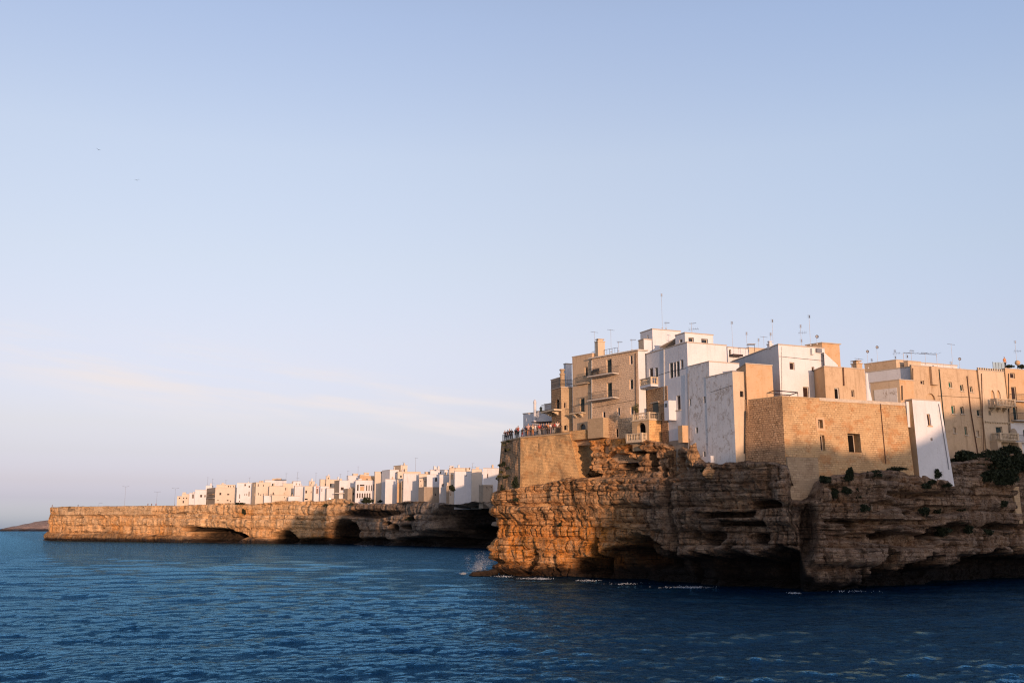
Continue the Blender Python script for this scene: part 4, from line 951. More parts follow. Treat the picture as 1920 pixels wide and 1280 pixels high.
# pot plant on the loggia
# -- rooms on top
H5 = House('white_penthouse', 'highest white roof room, a plain block with the tallest antenna', 'roof room', pxy(1223, 141.5, 616), (1223, 617), 1200.5, 622, dW, 1276, 621, dR, 25.0, 'white', 'white'); H5.win('L', 1213.5, 1216, 628, 640, 'void'); H5.done()
H5b = House('roof_room', 'low pale roof room left of the highest white block', 'roof room', pxy(1207, 141.0, 640), (1207, 636), 1197, 639, dW, 1222, 640, dR, 26.0, 'cream', 'white'); H5b.done()
H6 = House('roof_room', 'white roof room with two small square windows next to the sky', 'roof room', pxy(1284, 133.6, 623), (1284, 624), 1266, 629, dW, 1337, 628, dR, 28.5, 'white', 'white')
H6.win('R', 1291, 1301, 632.5, 640.5, 'glass', dep=0.35); H6.win('R', 1315, 1327.5, 635, 643, 'glass', dep=0.35); H6.win('L', 1274, 1279.5, 636, 642, 'glass'); H6.done()
mb = MB(); p0 = P(1236, 650, 138.5); p1 = P(1266, 634, 136); 
mb.face([(p0[0], p0[1], p0[2]), (p1[0], p1[1], p1[2]), (p1[0] + 1.3, p1[1] + 0.6, p1[2]), (p0[0] + 1.3, p0[1] + 0.6, p0[2])]); mb.face([(p0[0], p0[1], p0[2] - 0.15), (p0[0] + 1.3, p0[1] + 0.6, p0[2] - 0.15), (p1[0] + 1.3, p1[1] + 0.6, p1[2] - 0.15), (p1[0], p1[1], p1[2] - 0.15)]); mb.face([(p0[0], p0[1], p0[2] - 0.15), (p1[0], p1[1], p1[2] - 0.15), (p1[0], p1[1], p1[2]), (p0[0], p0[1], p0[2])])
build(mb, 'sloping_roof', M['roof'], H6.root)
I1 = House('roof_room', 'white roof room with a brown awning right of the two-window roof room', 'roof room', pxy(1364, 140.0, 651), (1364, 651), 1350, 653, dW, 1403, 655, dR, 24.0, 'white', 'white'); I1.win('R', 1367, 1371, 655, 665, 'glass'); I1.done()
mb = MB(); wbox(I1.wr, mb, 0.2, 1.9, *(lambda z: (z, z + 0.25))(on_wall(1375, 669, I1.C, I1.R)[1]), -0.05, 1.0); build(mb, 'awning', M['brown'], I1.root)
I2 = House('white_house', 'far white block peeping over the roofs left of the broad white house', 'house', pxy(1404, 146.0, 648), (1404, 652), 1400, 653, dW, 1444, 655, dR, 24.0, 'white', 'cream'); I2.done()
fr = P(1409, 660, 139.0); fo = empty('roof_frame', tuple(fr), 0, 'thin steel frame standing on the roof beside the white roof room with the awning', 'frame'); mb = MB()
for sx in (-0.45, 0.45): mb.tube((fr[0] + sx, fr[1], fr[2]), (fr[0] + sx, fr[1], fr[2] + 1.1), 0.03, n=4)
build(mb, 'posts', M['iron'], fo); mb = MB(); mb.box((fr[0], fr[1], fr[2] + 1.12), (1.1, 0.9, 0.05)); build(mb, 'panel', M['alu'], fo)

# -- weathered white tower houses
J = House('white_house', 'stained white house with four tiny windows beside the tall white house', 'house', on_line(1330, 700, (Fh.C[0] - 0.045, Fh.C[1] - 0.02), (-dW[0], -dW[1])), (1330, 678), 1289.5, 687, dW, 1386, 682, dR, 13.0, 'weathered', 'white', eave=0.02)
for q in ((1319, 1323, 743, 755.5), (1291.5, 1296, 748, 761), (1304.5, 1309, 801, 812), (1318.5, 1323, 846, 857)): J.win('L', *q, 'shutter')
J.done()
K = House('white_house', 'lower stained white house whose narrow sunlit side is cream with one window', 'house', on_line(1375, 740, (J.C[0] - 0.045, J.C[1] - 0.02), (-dW[0], -dW[1])), (1375, 697), 1323, 704, dW, 1400, 700, dR, 13.0, 'weathered', 'cream', eave=0.02)
K.win('R', 1387.5, 1394, 733, 744, 'glass', frame='brown'); K.done()
w_ = J.wl; mb = MB(); za = on_wall(1315, 857, w_.A, w_.B)[1]; u0 = on_wall(1303, 865, w_.A, w_.B)[0]; wbox(w_, mb, u0, w_.L + 0.3, 13.0, za, -0.02, 0.5); build(mb, 'plinth', M['white'], J.root, 'clean white plinth')
# -- ochre block
Lo = House('stone_house', 'ochre block house without windows, left of the broad white house', 'house', pxy(1399, 120.9, 700), (1399, 682), 1397, 682, (0, 1), 1448, 688, dR, 14.0, 'ochre', 'ochre'); 
Lo.L = (Lo.C[0], Lo.C[1] + 5); Lo.Bk = (Lo.R[0], Lo.R[1] + 5)
Lo.wl = Wall(Lo.L, Lo.C, Lo.zb, Lo.zt); Lo.wb = Wall(Lo.R, Lo.Bk, Lo.zb, Lo.zt); Lo.wc = Wall(Lo.Bk, Lo.L, Lo.zb, Lo.zt); Lo.done()
# -- broad white house
Mh = House('white_house', 'broad white house with brown doors opening on the terrace of the stone building', 'house', pxy(1459, 127.0, 645), (1459, 646), 1371, 680, dM, 1546, 653, dR, 15.0, 'white2', 'white')
Mh.win('R', 1480.6, 1489.8, 679, 693, 'brown'); Mh.win('R', 1522, 1527, 687.5, 696, 'brown'); Mh.win('R', 1506, 1517, 725, 746, 'brown', name='door'); Mh.win('R', 1530.5, 1542, 730.5, 748, 'brown', name='door'); Mh.done()
w_ = Mh.wr; mb = MB(); a = w_.rect(1529, 1538, 654, 661); wbox(w_, mb, a[0], a[1], a[2], a[3], -0.02, 0.35); build(mb, 'air_conditioner', M['alu'], Mh.root)
mb = MB(); a = w_.rect(1519, 1523, 654, 665); wbox(w_, mb, a[0], a[1], a[2], a[3], -0.02, 0.4); build(mb, 'vent', M['wframe'], Mh.root)
bp = on_line(1444, 655, Mh.C, dM); chimney_part(Mh.root, bp[0], bp[1] , Mh.zt - 0.1, 0.5, 0.5, 0.5, 'white')
pg = P(1474, 741, 120.5); pgo = empty('pergola', (pg[0], pg[1], pg[2]), 0, 'low dark metal pergola frame on the stone terrace before the broad white house', 'pergola')
mb = MB(); z1 = Pz(1455, 733, 121); a = P(1452, 735, 120.5); b = P(1496, 737, 122.2); c = (b[0] - 0.3, b[1] + 2.6); d = (a[0] - 0.3, a[1] + 2.6)
for p, q in ((a, b), (b, c), (c, d), (d, a)): mb.tube((p[0], p[1], z1), (q[0], q[1], z1), 0.06, n=4)
build(mb, 'beams', M['brown'], pgo)
for p in (a, b, c, d): mb = MB(); mb.tube((p[0], p[1], z1 - 1.6), (p[0], p[1], z1), 0.05, n=5); build(mb, 'post', M['iron'], pgo)
# -- stair tower and tan house
N = House('stair_tower', 'orange tan stair tower rising behind the broad white house', 'tower', pxy(1541, 133.0, 642), (1541, 643), 1513, 655, dT, 1574, 647, dR, 20.0, 'tan', 'ochre', eave=0.15); N.done()
p0 = P(1545, 660, 128.9); p1 = P(1571, 684, 130.1); mb = MB()
for dz in (0,): mb.face([(p0[0], p0[1], p0[2] - 4), (p1[0], p1[1], p1[2] - 1.5), tuple(p1), tuple(p0)]); mb.face([tuple(p0), tuple(p1), (p1[0] - 0.3, p1[1] + 1.2, p1[2]), (p0[0] - 0.3, p0[1] + 1.2, p0[2])]); mb.face([(p1[0], p1[1], p1[2] - 1.5), (p1[0] - 0.3, p1[1] + 1.2, p1[2] - 1.5), (p1[0] - 0.3, p1[1] + 1.2, p1[2]), tuple(p1)])
build(mb, 'stair', M['white'], N.root, 'white outer stair wall sloping down to the right')
O = House('tan_house', 'tan house with a dark drainpipe, square chimney and open door', 'house', pxy(1546, 125.6, 700), (1546, 687), 1544, 687, (-.1, 1), 1621, 690, dR, 15.0, 'ochre', 'tan')
O.L = (O.C[0] - 0.4, O.C[1] + 5); O.Bk = (O.R[0] - 0.4, O.R[1] + 5); O.wl = Wall(O.L, O.C, O.zb, O.zt); O.wb = Wall(O.R, O.Bk, O.zb, O.zt); O.wc = Wall(O.Bk, O.L, O.zb, O.zt)
O.win('R', 1565, 1574, 727, 748, 'void', name='door', frame='wframe'); O.win('R', 1596.5, 1602, 731, 744, 'brown'); O.done()
pipe(O.root, O.wr, ((1580, 689), (1581.5, 723)), 0.09, 'rust')
q = O.wr.at(on_wall(1613, 690, O.C, O.R)[0], 0, 0.6); chimney_part(O.root, q[0], q[1], O.zt, 0.95, 0.95, 0.75, 'tan')
# -- the big stone building on the cliff
Pb = House('stone_building', 'large coursed stone building with three dark openings on the cliff edge', 'building', pxy(1466, 117.3, 742), (1466, 743), 1397, 751, dT, 1697, 756, dR, 13.0, 'rubble', 'ashlar', batter=(0.5, 0.55, 0.15), eave=0.03, rooft=0.10, roofm='block')
Pb.win('R', 1533, 1541.5, 787, 803, 'void', dep=0.6); Pb.win('R', 1536.5, 1545, 816, 845, 'brown', dep=0.5); Pb.win('R', 1588, 1611, 813, 848, 'void', dep=1.2)
Pb.done()
w_ = Pb.wr; mb = MB(); a = w_.rect(1529, 1545, 783, 808); b = w_.rect(1533, 1541.5, 787, 803)
for q in ((a[0], b[0], a[2], a[3]), (b[1], a[1], a[2], a[3]), (b[0], b[1], a[2], b[2]), (b[0], b[1], b[3], a[3])): wbox(w_, mb, *q, -0.02, 0.05)
build(mb, 'window_surround', M['ochre'], Pb.root)
mb = MB(); u0 = on_wall(1536, 745, w_.A, w_.B)[0]; wbox(w_, mb, u0, w_.L, w_.z1 - 0.25, w_.z1 + 0.13, -0.3, 0.05); build(mb, 'coping', M['frame'], Pb.root, 'pale coping strip along the terrace edge')
mb = MB(); u0, u1 = 0.05, on_wall(1530, 890, w_.A, w_.B)[0]; z1 = on_wall(1500, 858, w_.A, w_.B)[1]; wbox(w_, mb, u0, u1, 10.2, z1, -0.3, 0.30); build(mb, 'buttress', M['oldblock'], Pb.root, 'old greyish buttress running down over the rock')

# -- white tower at the right end of it
Qh = House('white_tower', 'tall narrow white house with one brown slit window right of the large stone building', 'house', pxy(1710, 124.6, 748), (1710, 749), 1696.5, 750, dW, 1763, 753, dR, 12.2, 'ochre', 'white', batter=(0.15, 0.5, 0.75), eave=0.02)
Qh.win('R', 1737, 1743, 776, 798, 'brown', frame='ochre', sill=True); Qh.win('R', 1741, 1744.5, 821, 826, 'void'); Qh.done()
mb = MB(); w_ = Qh.wl; p0 = w_.at(w_.L, 0, 0.0)
bx_ = on_line(1702, 790, (Qh.C[0] - 0.9, Qh.C[1] + 0.2), dR); prism(mb, [bx_, on_line(1711, 790, bx_, dR), (Qh.C[0] - 0.1, Qh.C[1] + 1.5), (bx_[0] - 0.3, bx_[1] + 1.5)], Pz(1704, 799, 124), Pz(1706, 751, 124)); 
build(mb, 'pilaster', M['white'], Qh.root)

# -- buildings behind
R1 = House('stained_house', 'low house with a rusty orange band over flaking white plaster', 'house', pxy(1686, 131.5, 711), (1686, 712), 1632, 721, dT, 1713, 715, dR, 16.0, 'cream', 'ochre'); R1.done()
w_ = R1.wl; mb = MB(); a = w_.rect(1640, 1680, 728, 750); wbox(w_, mb, 0.5, w_.L - 0.4, 17.0, on_wall(1660, 729, w_.A, w_.B)[1], -0.02, 0.05); build(mb, 'plaster_band', M['weathered'], R1.root, 'flaking white lower plaster')
pipe(R1.root, R1.wr, ((1690.5, 723), (1691, 750)), 0.07)
S1 = House('white_house', 'long white side wall under tan roofs behind the stained low house', 'house', pxy(1706, 137.5, 687), (1706, 688), 1624, 706, dT, 1716, 690, dR, 16.0, 'white', 'tan'); S1.done()
S2 = House('tan_house', 'tan upper house at the back right of the square chimney', 'house', pxy(1680, 144.0, 674), (1680, 675), 1621, 686, dT, 1706, 677, dR, 16.0, 'tan', 'cream'); S2.done()
S3 = House('roof_room', 'small tan room on the roofs beside the long row of aerials', 'roof room', pxy(1702, 143.0, 676), (1702, 677), 1695, 680, dT, 1726, 678, dR, 22.0, 'tan', 'cream'); S3.done()
S4 = House('cream_house', 'flat cream roof block behind the big tan house', 'house', pxy(1724, 150.0, 680), (1724, 680), 1720, 682, dT, 1795, 688, dR, 22.0, 'cream', 'white2'); S4.done()
mb = MB(); p = P(1627, 748, 128.5); q = P(1627, 700, 128.5); mb.lathe([(0.62, -0.6), (0.45, 0.5), (0.26, 1.6), (0.24, q[2] - p[2] - 0.1), (0.30, q[2] - p[2]), (0.0, q[2] - p[2] + 0.15)], tuple(p), 12)
o = build(mb, 'flue_pillar', M['white']); tag(o, 'white pillar widening at its foot, at the right end of the stone terrace', 'pillar')
# -- big tan house
Tt = House('tan_house', 'big plain tan house with three rows of small windows at the right', 'house', pxy(1756, 138.3, 700), (1756, 689), 1752, 689, dW, 1838, 694, dR, 14.5, 'tan', 'tan', batter=(0, 0.5, 0.5), eave=0.04)
for q in ((1778, 1784, 716, 726.5, 'green'), (1799, 1805, 721, 733, 'shutter'), (1817, 1822, 724, 735, 'shutter'), (1781.5, 1788, 760, 776, 'green'), (1798, 1804, 762, 776, 'shutter'), (1828, 1834.5, 768, 780, 'shutter'), (1783.5, 1788.5, 801, 812, 'frame'), (1804.5, 1809, 800, 815.5, 'green'), (1825, 1830.5, 807, 818.5, 'frame')):
    Tt.win('R', *q, sill=True)
Tt.done(); pipe(Tt.root, Tt.wr, ((1760, 692), (1768.5, 815)), 0.06, 'shutter'); pipe(Tt.root, Tt.wr, ((1812, 705), (1816, 770), (1826, 855)), 0.07, 'rust')
Ta = House('tan_house', 'tan house with a round arched niche and one square window', 'house', pxy(1710, 136.5, 700), (1710, 685), 1706, 687, dW, 1757, 688, dR, 15.0, 'tan', 'tan', eave=0.04)
Ta.win('R', 1726, 1732.5, 713, 720.5, 'brown'); Ta.win('R', 1736, 1753.5, 737, 760, 'ochre', arch=1, dep=0.7, name='arched_niche'); Ta.done()
w_ = Ta.wr; mb = MB(); a = w_.rect(1743, 1755, 688, 722); wbox(w_, mb, a[0], min(a[1], w_.L - 0.02), a[2], a[3], -0.02, 0.45); build(mb, 'chimney_breast', M['tan'], Ta.root)
# -- venetian windows house
U = House('cream_house', 'cream house with a pair of pointed windows over a small stone balcony', 'house', on_line(1838, 740, (Tt.R[0], Tt.R[1] - 0.35), dR), (1838, 694), 1834, 694, (-.1, 1), 1889, 694, dR, 14.0, 'cream', 'cream', batter=(0, 0.4, 0.2), eave=0.05)
U.L = (U.C[0] - 0.2, U.C[1] + 6); U.Bk = (U.R[0] - 0.2, U.R[1] + 6); U.wl = Wall(U.L, U.C, U.zb, U.zt, (0, 0), U.wl.oB); U.wb = Wall(U.R, U.Bk, U.zb, U.zt); U.wc = Wall(U.Bk, U.L, U.zb, U.zt)
U.win('R', 1857, 1864, 731, 752, 'ochre', arch=2, name='pointed_window'); U.win('R', 1868, 1875, 731, 752, 'ochre', arch=2, name='pointed_window'); U.win('R', 1852, 1856, 770, 778.5, 'shutter'); U.win('R', 1865, 1877, 800, 818, 'shutter', name='door'); U.win('R', 1868, 1877, 843, 855, 'void'); U.done()
balcony(U.root, U.wr, 1851, 1884, 763, 0.9, rail='stonebal', thick=0.2, slabm='stonebal', brackets=3); balcony(U.root, U.wr, 1853, 1886, 827, 1.3, rail='stonebal', thick=0.22, slabm='stonebal')
w_ = U.wr; mb = MB(); z = on_wall(1865, 792, w_.A, w_.B)[1]; wbox(w_, mb, 0.2, w_.L - 0.2, z, z + 0.12, -0.02, 0.18)
for i in range(12): u = 0.3 + (w_.L - 0.7) * i / 11; wbox(w_, mb, u, u + 0.12, z - 0.16, z, -0.02, 0.12)
build(mb, 'cornice', M['stonebal'], U.root); mb = MB()
for i in range(13): u = (w_.L - 0.35) * i / 12; wbox(w_, mb, u, u + 0.2, w_.z1 + 0.1, w_.z1 + 0.42, -0.2, 0.03)
build(mb, 'battlement', M['stonebal'], U.root)
for (a, b) in ((1855, 1862), (1893, 1899)):
    mb = MB(); u0, u1 = [on_wall(k, 845, w_.A, w_.B)[0] for k in (a, b)]
    if u1 > w_.L: u1 = w_.L - 0.02; u0 = u1 - 0.5
    wbox(w_, mb, u0, u1, 14.0, on_wall(1865, 829, w_.A, w_.B)[1] - 0.02, -0.1, 1.25); build(mb, 'pier', M['cream'], U.root)
V = House('yellow_house', 'yellow tan house with tall dark shutters at the right edge', 'house', on_line(1889, 740, (U.R[0] + 0.02, U.R[1] - 0.25), dR), (1889, 691), 1886, 691, (-.1, 1), 1985, 700, dR, 14.0, 'tan', 'ochre', eave=0.05)
V.L = (V.C[0] - 0.2, V.C[1] + 6); V.Bk = (V.R[0] - 0.2, V.R[1] + 6); V.wl = Wall(V.L, V.C, V.zb, V.zt); V.wb = Wall(V.R, V.Bk, V.zb, V.zt); V.wc = Wall(V.Bk, V.L, V.zb, V.zt)
for q in ((1894, 1903, 699, 709, 'brown'), (1897, 1906, 725, 752, 'brown'), (1900, 1908, 762, 788, 'shutter'), (1922, 1932, 700, 710, 'brown'), (1925, 1934, 726, 752, 'brown'), (1930, 1939, 764, 790, 'shutter'), (1950, 1960, 730, 754, 'brown')): V.win('R', *q)
V.done(); balcony(V.root, V.wr, 1894, 1942, 753, 0.9, thick=0.12); balcony(V.root, V.wr, 1896, 1946, 789, 0.9, thick=0.12)
w_ = V.wr; mb = MB(); wbox(w_, mb, 0.02, w_.L, 14.0, on_wall(1905, 792, w_.A, w_.B)[1], -0.02, 0.08); lw = build(mb, 'white_storey', M['white2'], V.root, 'white ground storey')
mb = MB(); a = w_.rect(1893, 1906, 803, 818); 
N_ = 12; uc, rr = (a[0] + a[1]) / 2, (a[1] - a[0]) / 2; zc = a[3] - rr
pts = [w_.at(uc + rr * math.cos(math.pi * i / N_), zc + rr * math.sin(math.pi * i / N_), -0.12) for i in range(N_ + 1)] + [w_.at(a[0], a[2], -0.12), w_.at(a[1], a[2], -0.12)]
mb.face(pts); build(mb, 'arched_door', M['grime'], lw); mb = MB(); a = w_.rect(1918, 1925, 806, 818); wbox(w_, mb, a[0], a[1], a[2], a[3], 0.05, 0.13); build(mb, 'window', M['shutter'], lw)
balcony(V.root, V.wr, 1893, 1930, 829, 0.7, thick=0.1, u01=None)
W_ = House('tan_house', 'tan house beyond the yellow house, only its edge in view', 'house', on_line(1985, 740, (V.R[0] + 0.02, V.R[1] - 0.2), dR), (1985, 700), 1980, 700, dW, 2090, 705, dR, 14.0, 'tan', 'tan'); W_.done()
# roof terrace of the right-hand houses: glass screen, pots, people-high plants
gs = empty('glass_screen', tuple(P(1862, 691, 147)), 0, 'pale glass screen on the roof above the pointed windows', 'screen')
mb = MB(); p = P(1862, 690, 146); q = P(1884, 690, 148)
mb.face([(p[0], p[1], p[2] - 0.2), (q[0], q[1], q[2] - 0.2), (q[0], q[1], q[2] + 0.9), (p[0], p[1], p[2] + 0.9)]); mb.face([(p[0], p[1] + 0.03, p[2] + 0.9), (q[0], q[1] + 0.03, q[2] + 0.9), (q[0], q[1] + 0.03, q[2] - 0.2), (p[0], p[1] + 0.03, p[2] - 0.2)])
M['screen'] = simple('pale screen', (0.32, 0.42, 0.48), 0.3); build(mb, 'panel', M['screen'], gs)
mb = MB()
for i in range(5): f = i / 4; x, y = p[0] + (q[0] - p[0]) * f, p[1] + (q[1] - p[1]) * f; mb.tube((x, y - 0.03, p[2] - 0.3), (x, y - 0.03, p[2] + 0.95), 0.03, n=4)
build(mb, 'frame', M['alu'], gs)

# pipes and cables along the fronts
for hs, side, pts, r, mt in ((Fh, 'L', ((1246, 655), (1246.5, 750)), 0.05, 'wframe'), (Fh, 'L', ((1208.5, 712), (1254, 697), (1287, 690)), 0.022, 'iron'), (J, 'L', ((1290.5, 700), (1292, 850)), 0.05, 'alu'), (K, 'L', ((1333, 735), (1374, 722)), 0.02, 'iron'),
        (K, 'R', ((1397.5, 705), (1400, 840)), 0.05, 'rust'), (Mh, 'R', ((1461, 668), (1500, 672), (1542, 676)), 0.022, 'iron'), (Mh, 'R', ((1465, 650), (1466, 742)), 0.05, 'wframe'), (Qh, 'R', ((1759, 757), (1768, 880)), 0.045, 'alu'), (A, 'L', ((1192.5, 662), (1193.5, 790)), 0.05, 'rust'),
        (A, 'L', ((1112, 765), (1150, 757), (1191, 750)), 0.022, 'iron'), (Pb, 'R', ((1650, 757), (1655, 870)), 0.05, 'rust'), (Pb, 'L', ((1399.5, 770), (1400, 850)), 0.06, 'iron'), (U, 'R', ((1839.5, 700), (1841, 850)), 0.05, 'rust'), (V, 'R', ((1890.5, 700), (1892, 850)), 0.05, 'iron'), (Tt, 'R', ((1757, 742), (1836, 746)), 0.022, 'iron'), (Ta, 'R', ((1711, 690), (1712, 745)), 0.05, 'rust')):
    pipe(hs.root, hs.wall(side), pts, r, mt, 'cable' if r < 0.03 else 'drainpipe')
# ------------------------------------------------------------------ the far town on the other headland
def Yfar(px): return float(np.interp(px, [330, 470, 560, 650, 750, 830, 900, 960], [533, 496, 482, 463, 424, 392, 361, 352]))
dFR = unit((.97, .24)); dFL = unit((-.55, .83))
def fh(label, pxL, pxC, pxR, yt, mat='cream', matL=None, back=0, wins=(), left=(), name='house', zb=14.0, yb=None, cat='house', **k):
    """pxL..pxC is the shaded left face, pxC..pxR the sunlit front"""
    if abs(back) <= 5: back *= 0.3
    Y = Yfar(pxC) + back; C = pxy(pxC, Y, yt)
    if pxL >= pxC - 0.5:
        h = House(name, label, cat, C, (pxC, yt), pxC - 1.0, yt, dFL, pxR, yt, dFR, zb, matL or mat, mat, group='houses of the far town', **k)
        dp = 8.0; h.L = (C[0] + 0.03 * dp + max(0, C[0] / C[1]) * dp, C[1] + dp)
        kx = C[0] / C[1]; h.L = (C[0] + kx * dp + 0.6, C[1] + dp); h.Bk = (h.R[0] + h.L[0] - C[0], h.R[1] + dp)
        h.wl = Wall(h.L, C, zb, h.zt); h.wb = Wall(h.R, h.Bk, zb, h.zt); h.wc = Wall(h.Bk, h.L, zb, h.zt)
    else:
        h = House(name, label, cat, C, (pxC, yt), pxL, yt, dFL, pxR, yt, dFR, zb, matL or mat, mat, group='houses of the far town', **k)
    for q in wins: h.win('R', q[0], q[1], q[2], q[3], q[4] if len(q) > 4 else 'brown', dep=0.35, arch=q[5] if len(q) > 5 else 0)
    for q in left: h.win('L', q[0], q[1], q[2], q[3], q[4] if len(q) > 4 else 'brown', dep=0.35)
    rr = random.Random(int(pxC * 13 + yt * 7)); W = h.wr.L
    if not wins and 'blank' not in label and 'box' not in label and W > 3:
        for k_ in range(max(2, int(W / 2.6))):
            u_ = W * (k_ + rr.uniform(0.25, 0.75)) / max(2, int(W / 2.6)); z_ = h.zt - rr.choice((1.6, 2.0, 4.6)); ww_ = rr.uniform(0.5, 0.9); hh_ = rr.uniform(0.9, 1.5)
            o_ = (max(0.15, u_ - ww_ / 2), min(W - 0.15, u_ + ww_ / 2), z_ - hh_, z_)
            if h.ops['R'] and h.ops['R'][-1][1] > o_[0] - 0.2: continue
            h.ops['R'].append(o_ + (0, 0.3)); h.parts.append(('R',) + o_ + (rr.choice(('brown', 'glass', 'shutter')), 0, 0.3, 'frame', False, 'window', None))
    for k_ in range(2 if W > 7 else 1):
        if rr.random() < 0.25: continue
        q = h.wr.at(rr.uniform(0.12, 0.88) * W, 0, rr.uniform(0.8, 5)); mb = MB(); a_ = rr.uniform(0.5, 1.8); b_ = rr.uniform(0.5, 1.6)
        if rr.random() < 0.6: chimney_part(h.root, q[0], q[1], h.zt + 0.1, a_ * 0.6, 0.6, b_ * 0.7, rr.choice(['cream', 'white2', 'fcream']))
        else: mb.box((q[0], q[1], h.zt + b_ / 2 + 0.1), (a_ * 1.5, 1.5, b_ * 1.2), rr.uniform(0, 0.5)); mb.box((q[0], q[1], h.zt + b_ * 1.1 + 0.15), (a_ * 1.5 + 0.25, 1.75, 0.12), 0.2); build(mb, 'roof_hut', M[rr.choice(['cream', 'white2', 'fcream'])], h.root)
    h.done(); return h
h = fh('low cream house at the far left end of the far town', 332, 332, 341, 930, 'fcream', wins=((335, 338, 932, 935),))
h = fh('cream house with three small dark openings, second from the left of the far town', 341, 341, 355, 926, 'fcream', back=4, wins=((343, 345.5, 932, 935), (348.5, 351, 932, 935), (342, 345, 938, 943)))
fh('pinkish white house with two narrow windows near the left end of the far town', 355, 355, 366, 924, 'white', back=2, wins=((359.8, 361.6, 926, 934), (362, 363.6, 926, 934), (352, 354, 940, 944)))
fh('bright white cube house with one square dark window near the left end', 366, 366, 387.5, 918, 'white', wins=((375, 379, 927, 932), (383, 385.5, 927.5, 932)))
fh('white roof room behind the bright white cube house', 386, 386, 398, 910, 'white', back=8)
h = fh('cream house with a shaded side and a stack of little balconies', 388, 404, 445, 914, 'fcream', 'grime', wins=((411, 415, 923, 928), (425.5, 430, 925, 928), (407, 410, 936.5, 938), (425, 428.5, 936.5, 939), (431, 433, 938, 941)))  # darker render on the left side puts its shade into the colour
balcony(h.root, h.wl, 391, 403, 933.5, 1.2, slabm='slab'); balcony(h.root, h.wl, 392, 402, 926, 1.2, slabm='ochre')
fh('row of small cream roof rooms behind the balcony house', 406, 406, 441, 908.5, 'fcream', back=12, wins=((427, 429.5, 910, 913), (431.5, 433, 910, 913), (437, 438.5, 910, 913)))
fh('tall white house with six small windows left of the plain tan house', 444.5, 444.6, 473, 905, 'white', back=-2, wins=((458, 461, 907, 911), (466, 468.5, 910, 914), (465.8, 467.8, 921, 930), (448.5, 450, 926, 934), (458.3, 459.6, 925, 929), (462, 463.3, 925, 929), (448, 450, 938, 941)))
fh('plain tan house with five small windows, largest tan front of the far town', 473, 480, 508, 904, 'fcream', 'cream', back=0, wins=((483, 485, 907, 912), (493, 494.6, 908, 912), (484, 485.4, 923, 928), (488, 489.6, 926, 929)), left=((476.6, 478, 907, 912), (477, 478.2, 924, 929)))
fh('low white box house before the plain tan house', 494.5, 495, 509, 929, 'white', back=-5)
h = fh('cream house with one dark door above the low white box', 504, 505, 535, 911, 'fcream', 'cream', back=3, wins=((511, 513.3, 922.5, 929.5, 'void'),))
balcony(h.root, h.wr, 506, 515, 930, 1.3)
fh('wide white house with a brown pergola roof, highest roof left of the middle', 496, 497, 537, 900, 'white', back=14)
mb = MB(); a = P(514, 900.5, Yfar(514) + 13); b = P(532, 899, Yfar(532) + 13); mb.box(((a[0] + b[0]) / 2, a[1] + 2, a[2] + 0.5), (b[0] - a[0], 3, 0.2)); o = build(mb, 'roof_shelter', M['brown']); tag(o, 'brown flat shelter on the wide white roof of the far town', 'shelter')
fh('low cream house with two tiny windows at the cliff edge, right of the white box', 509, 510, 540, 928, 'fcream', back=-4, wins=((532.5, 534, 931, 933.4), (534, 535.4, 936, 938)))
fh('cream block with a stepped roof behind the low cream house', 530, 531, 556, 906, 'fcream', back=9)
fh('pinkish blank house with a grey canopy, centre of the far town', 551, 553, 571, 911, 'white2', 'fcream', back=5)
fh('white roof room with dark gaps above the pinkish blank house', 549, 550, 564, 902, 'white', back=13, wins=((554, 557, 905.5, 909, 'void'), (560.5, 562.5, 907, 909, 'void')))
fh('low white house with a wide dark garage opening at the cliff edge', 540, 541, 562, 930, 'white', back=-4, wins=((553, 561.5, 934, 937.5, 'void'),))
h = fh('cream house with a brown window and small terrace, right of centre left group', 571, 571.5, 588, 911, 'fcream', back=0, wins=((572.3, 575.8, 919, 924.5), (582.5, 584, 920.5, 924), (570.5, 577, 934, 937, 'void')))
h.root['label'] = 'cream house with one brown window beside the red framed doorway'
h = fh('white house with a tall dark door in a red frame', 588, 589, 600, 911, 'white', back=1, wins=((593.4, 595.8, 915.5, 925),))
mb = MB(); w_ = h.wr; a = w_.rect(592.4, 596.8, 913, 926)
M['red'] = simple('red painted frame', (0.42, 0.12, 0.07), 0.8)
for q in ((a[0], a[0] + 0.18, a[2], a[3]), (a[1] - 0.18, a[1], a[2], a[3]), (a[0], a[1], a[3], a[3] + 0.3)): wbox(w_, mb, *q, -0.02, 0.08)
build(mb, 'door_surround', M['red'], h.root)
fh('cream roof room with one small dark window above the red framed door', 579, 580, 590, 902, 'fcream', back=9, wins=((582.8, 585, 903.5, 906),))
fh('bell shaped cream turret with a dark window', 611, 612, 619, 892.5, 'fcream', back=10, name='turret', cat='turret', wins=((614.4, 616.3, 894.5, 898, 'void', 1),))
fh('long cream terrace house beside the turret', 599, 601, 640, 898.5, 'fcream', back=9)
fh('white house left of the grey canopy building', 600, 601, 617, 911, 'white', back=1, wins=((603, 604, 915, 921),))
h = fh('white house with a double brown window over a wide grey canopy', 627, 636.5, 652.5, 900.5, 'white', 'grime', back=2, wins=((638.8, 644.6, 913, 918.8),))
fh('low pale house with a tan stripe left of the canopy house', 611, 613, 634, 915, 'white2', 'fcream', back=-1)
mb = MB(); w_ = h.wr; z = on_wall(640, 925, w_.A, w_.B)[1]; wbox(w_, mb, -2.2, w_.L + 0.1, z, z + 0.3, -0.05, 2.4); build(mb, 'canopy', M['slab'], h.root)
fh('dim grey stone house under the tall white block', 645, 652, 666.5, 916, 'grime', 'grime', back=-2)
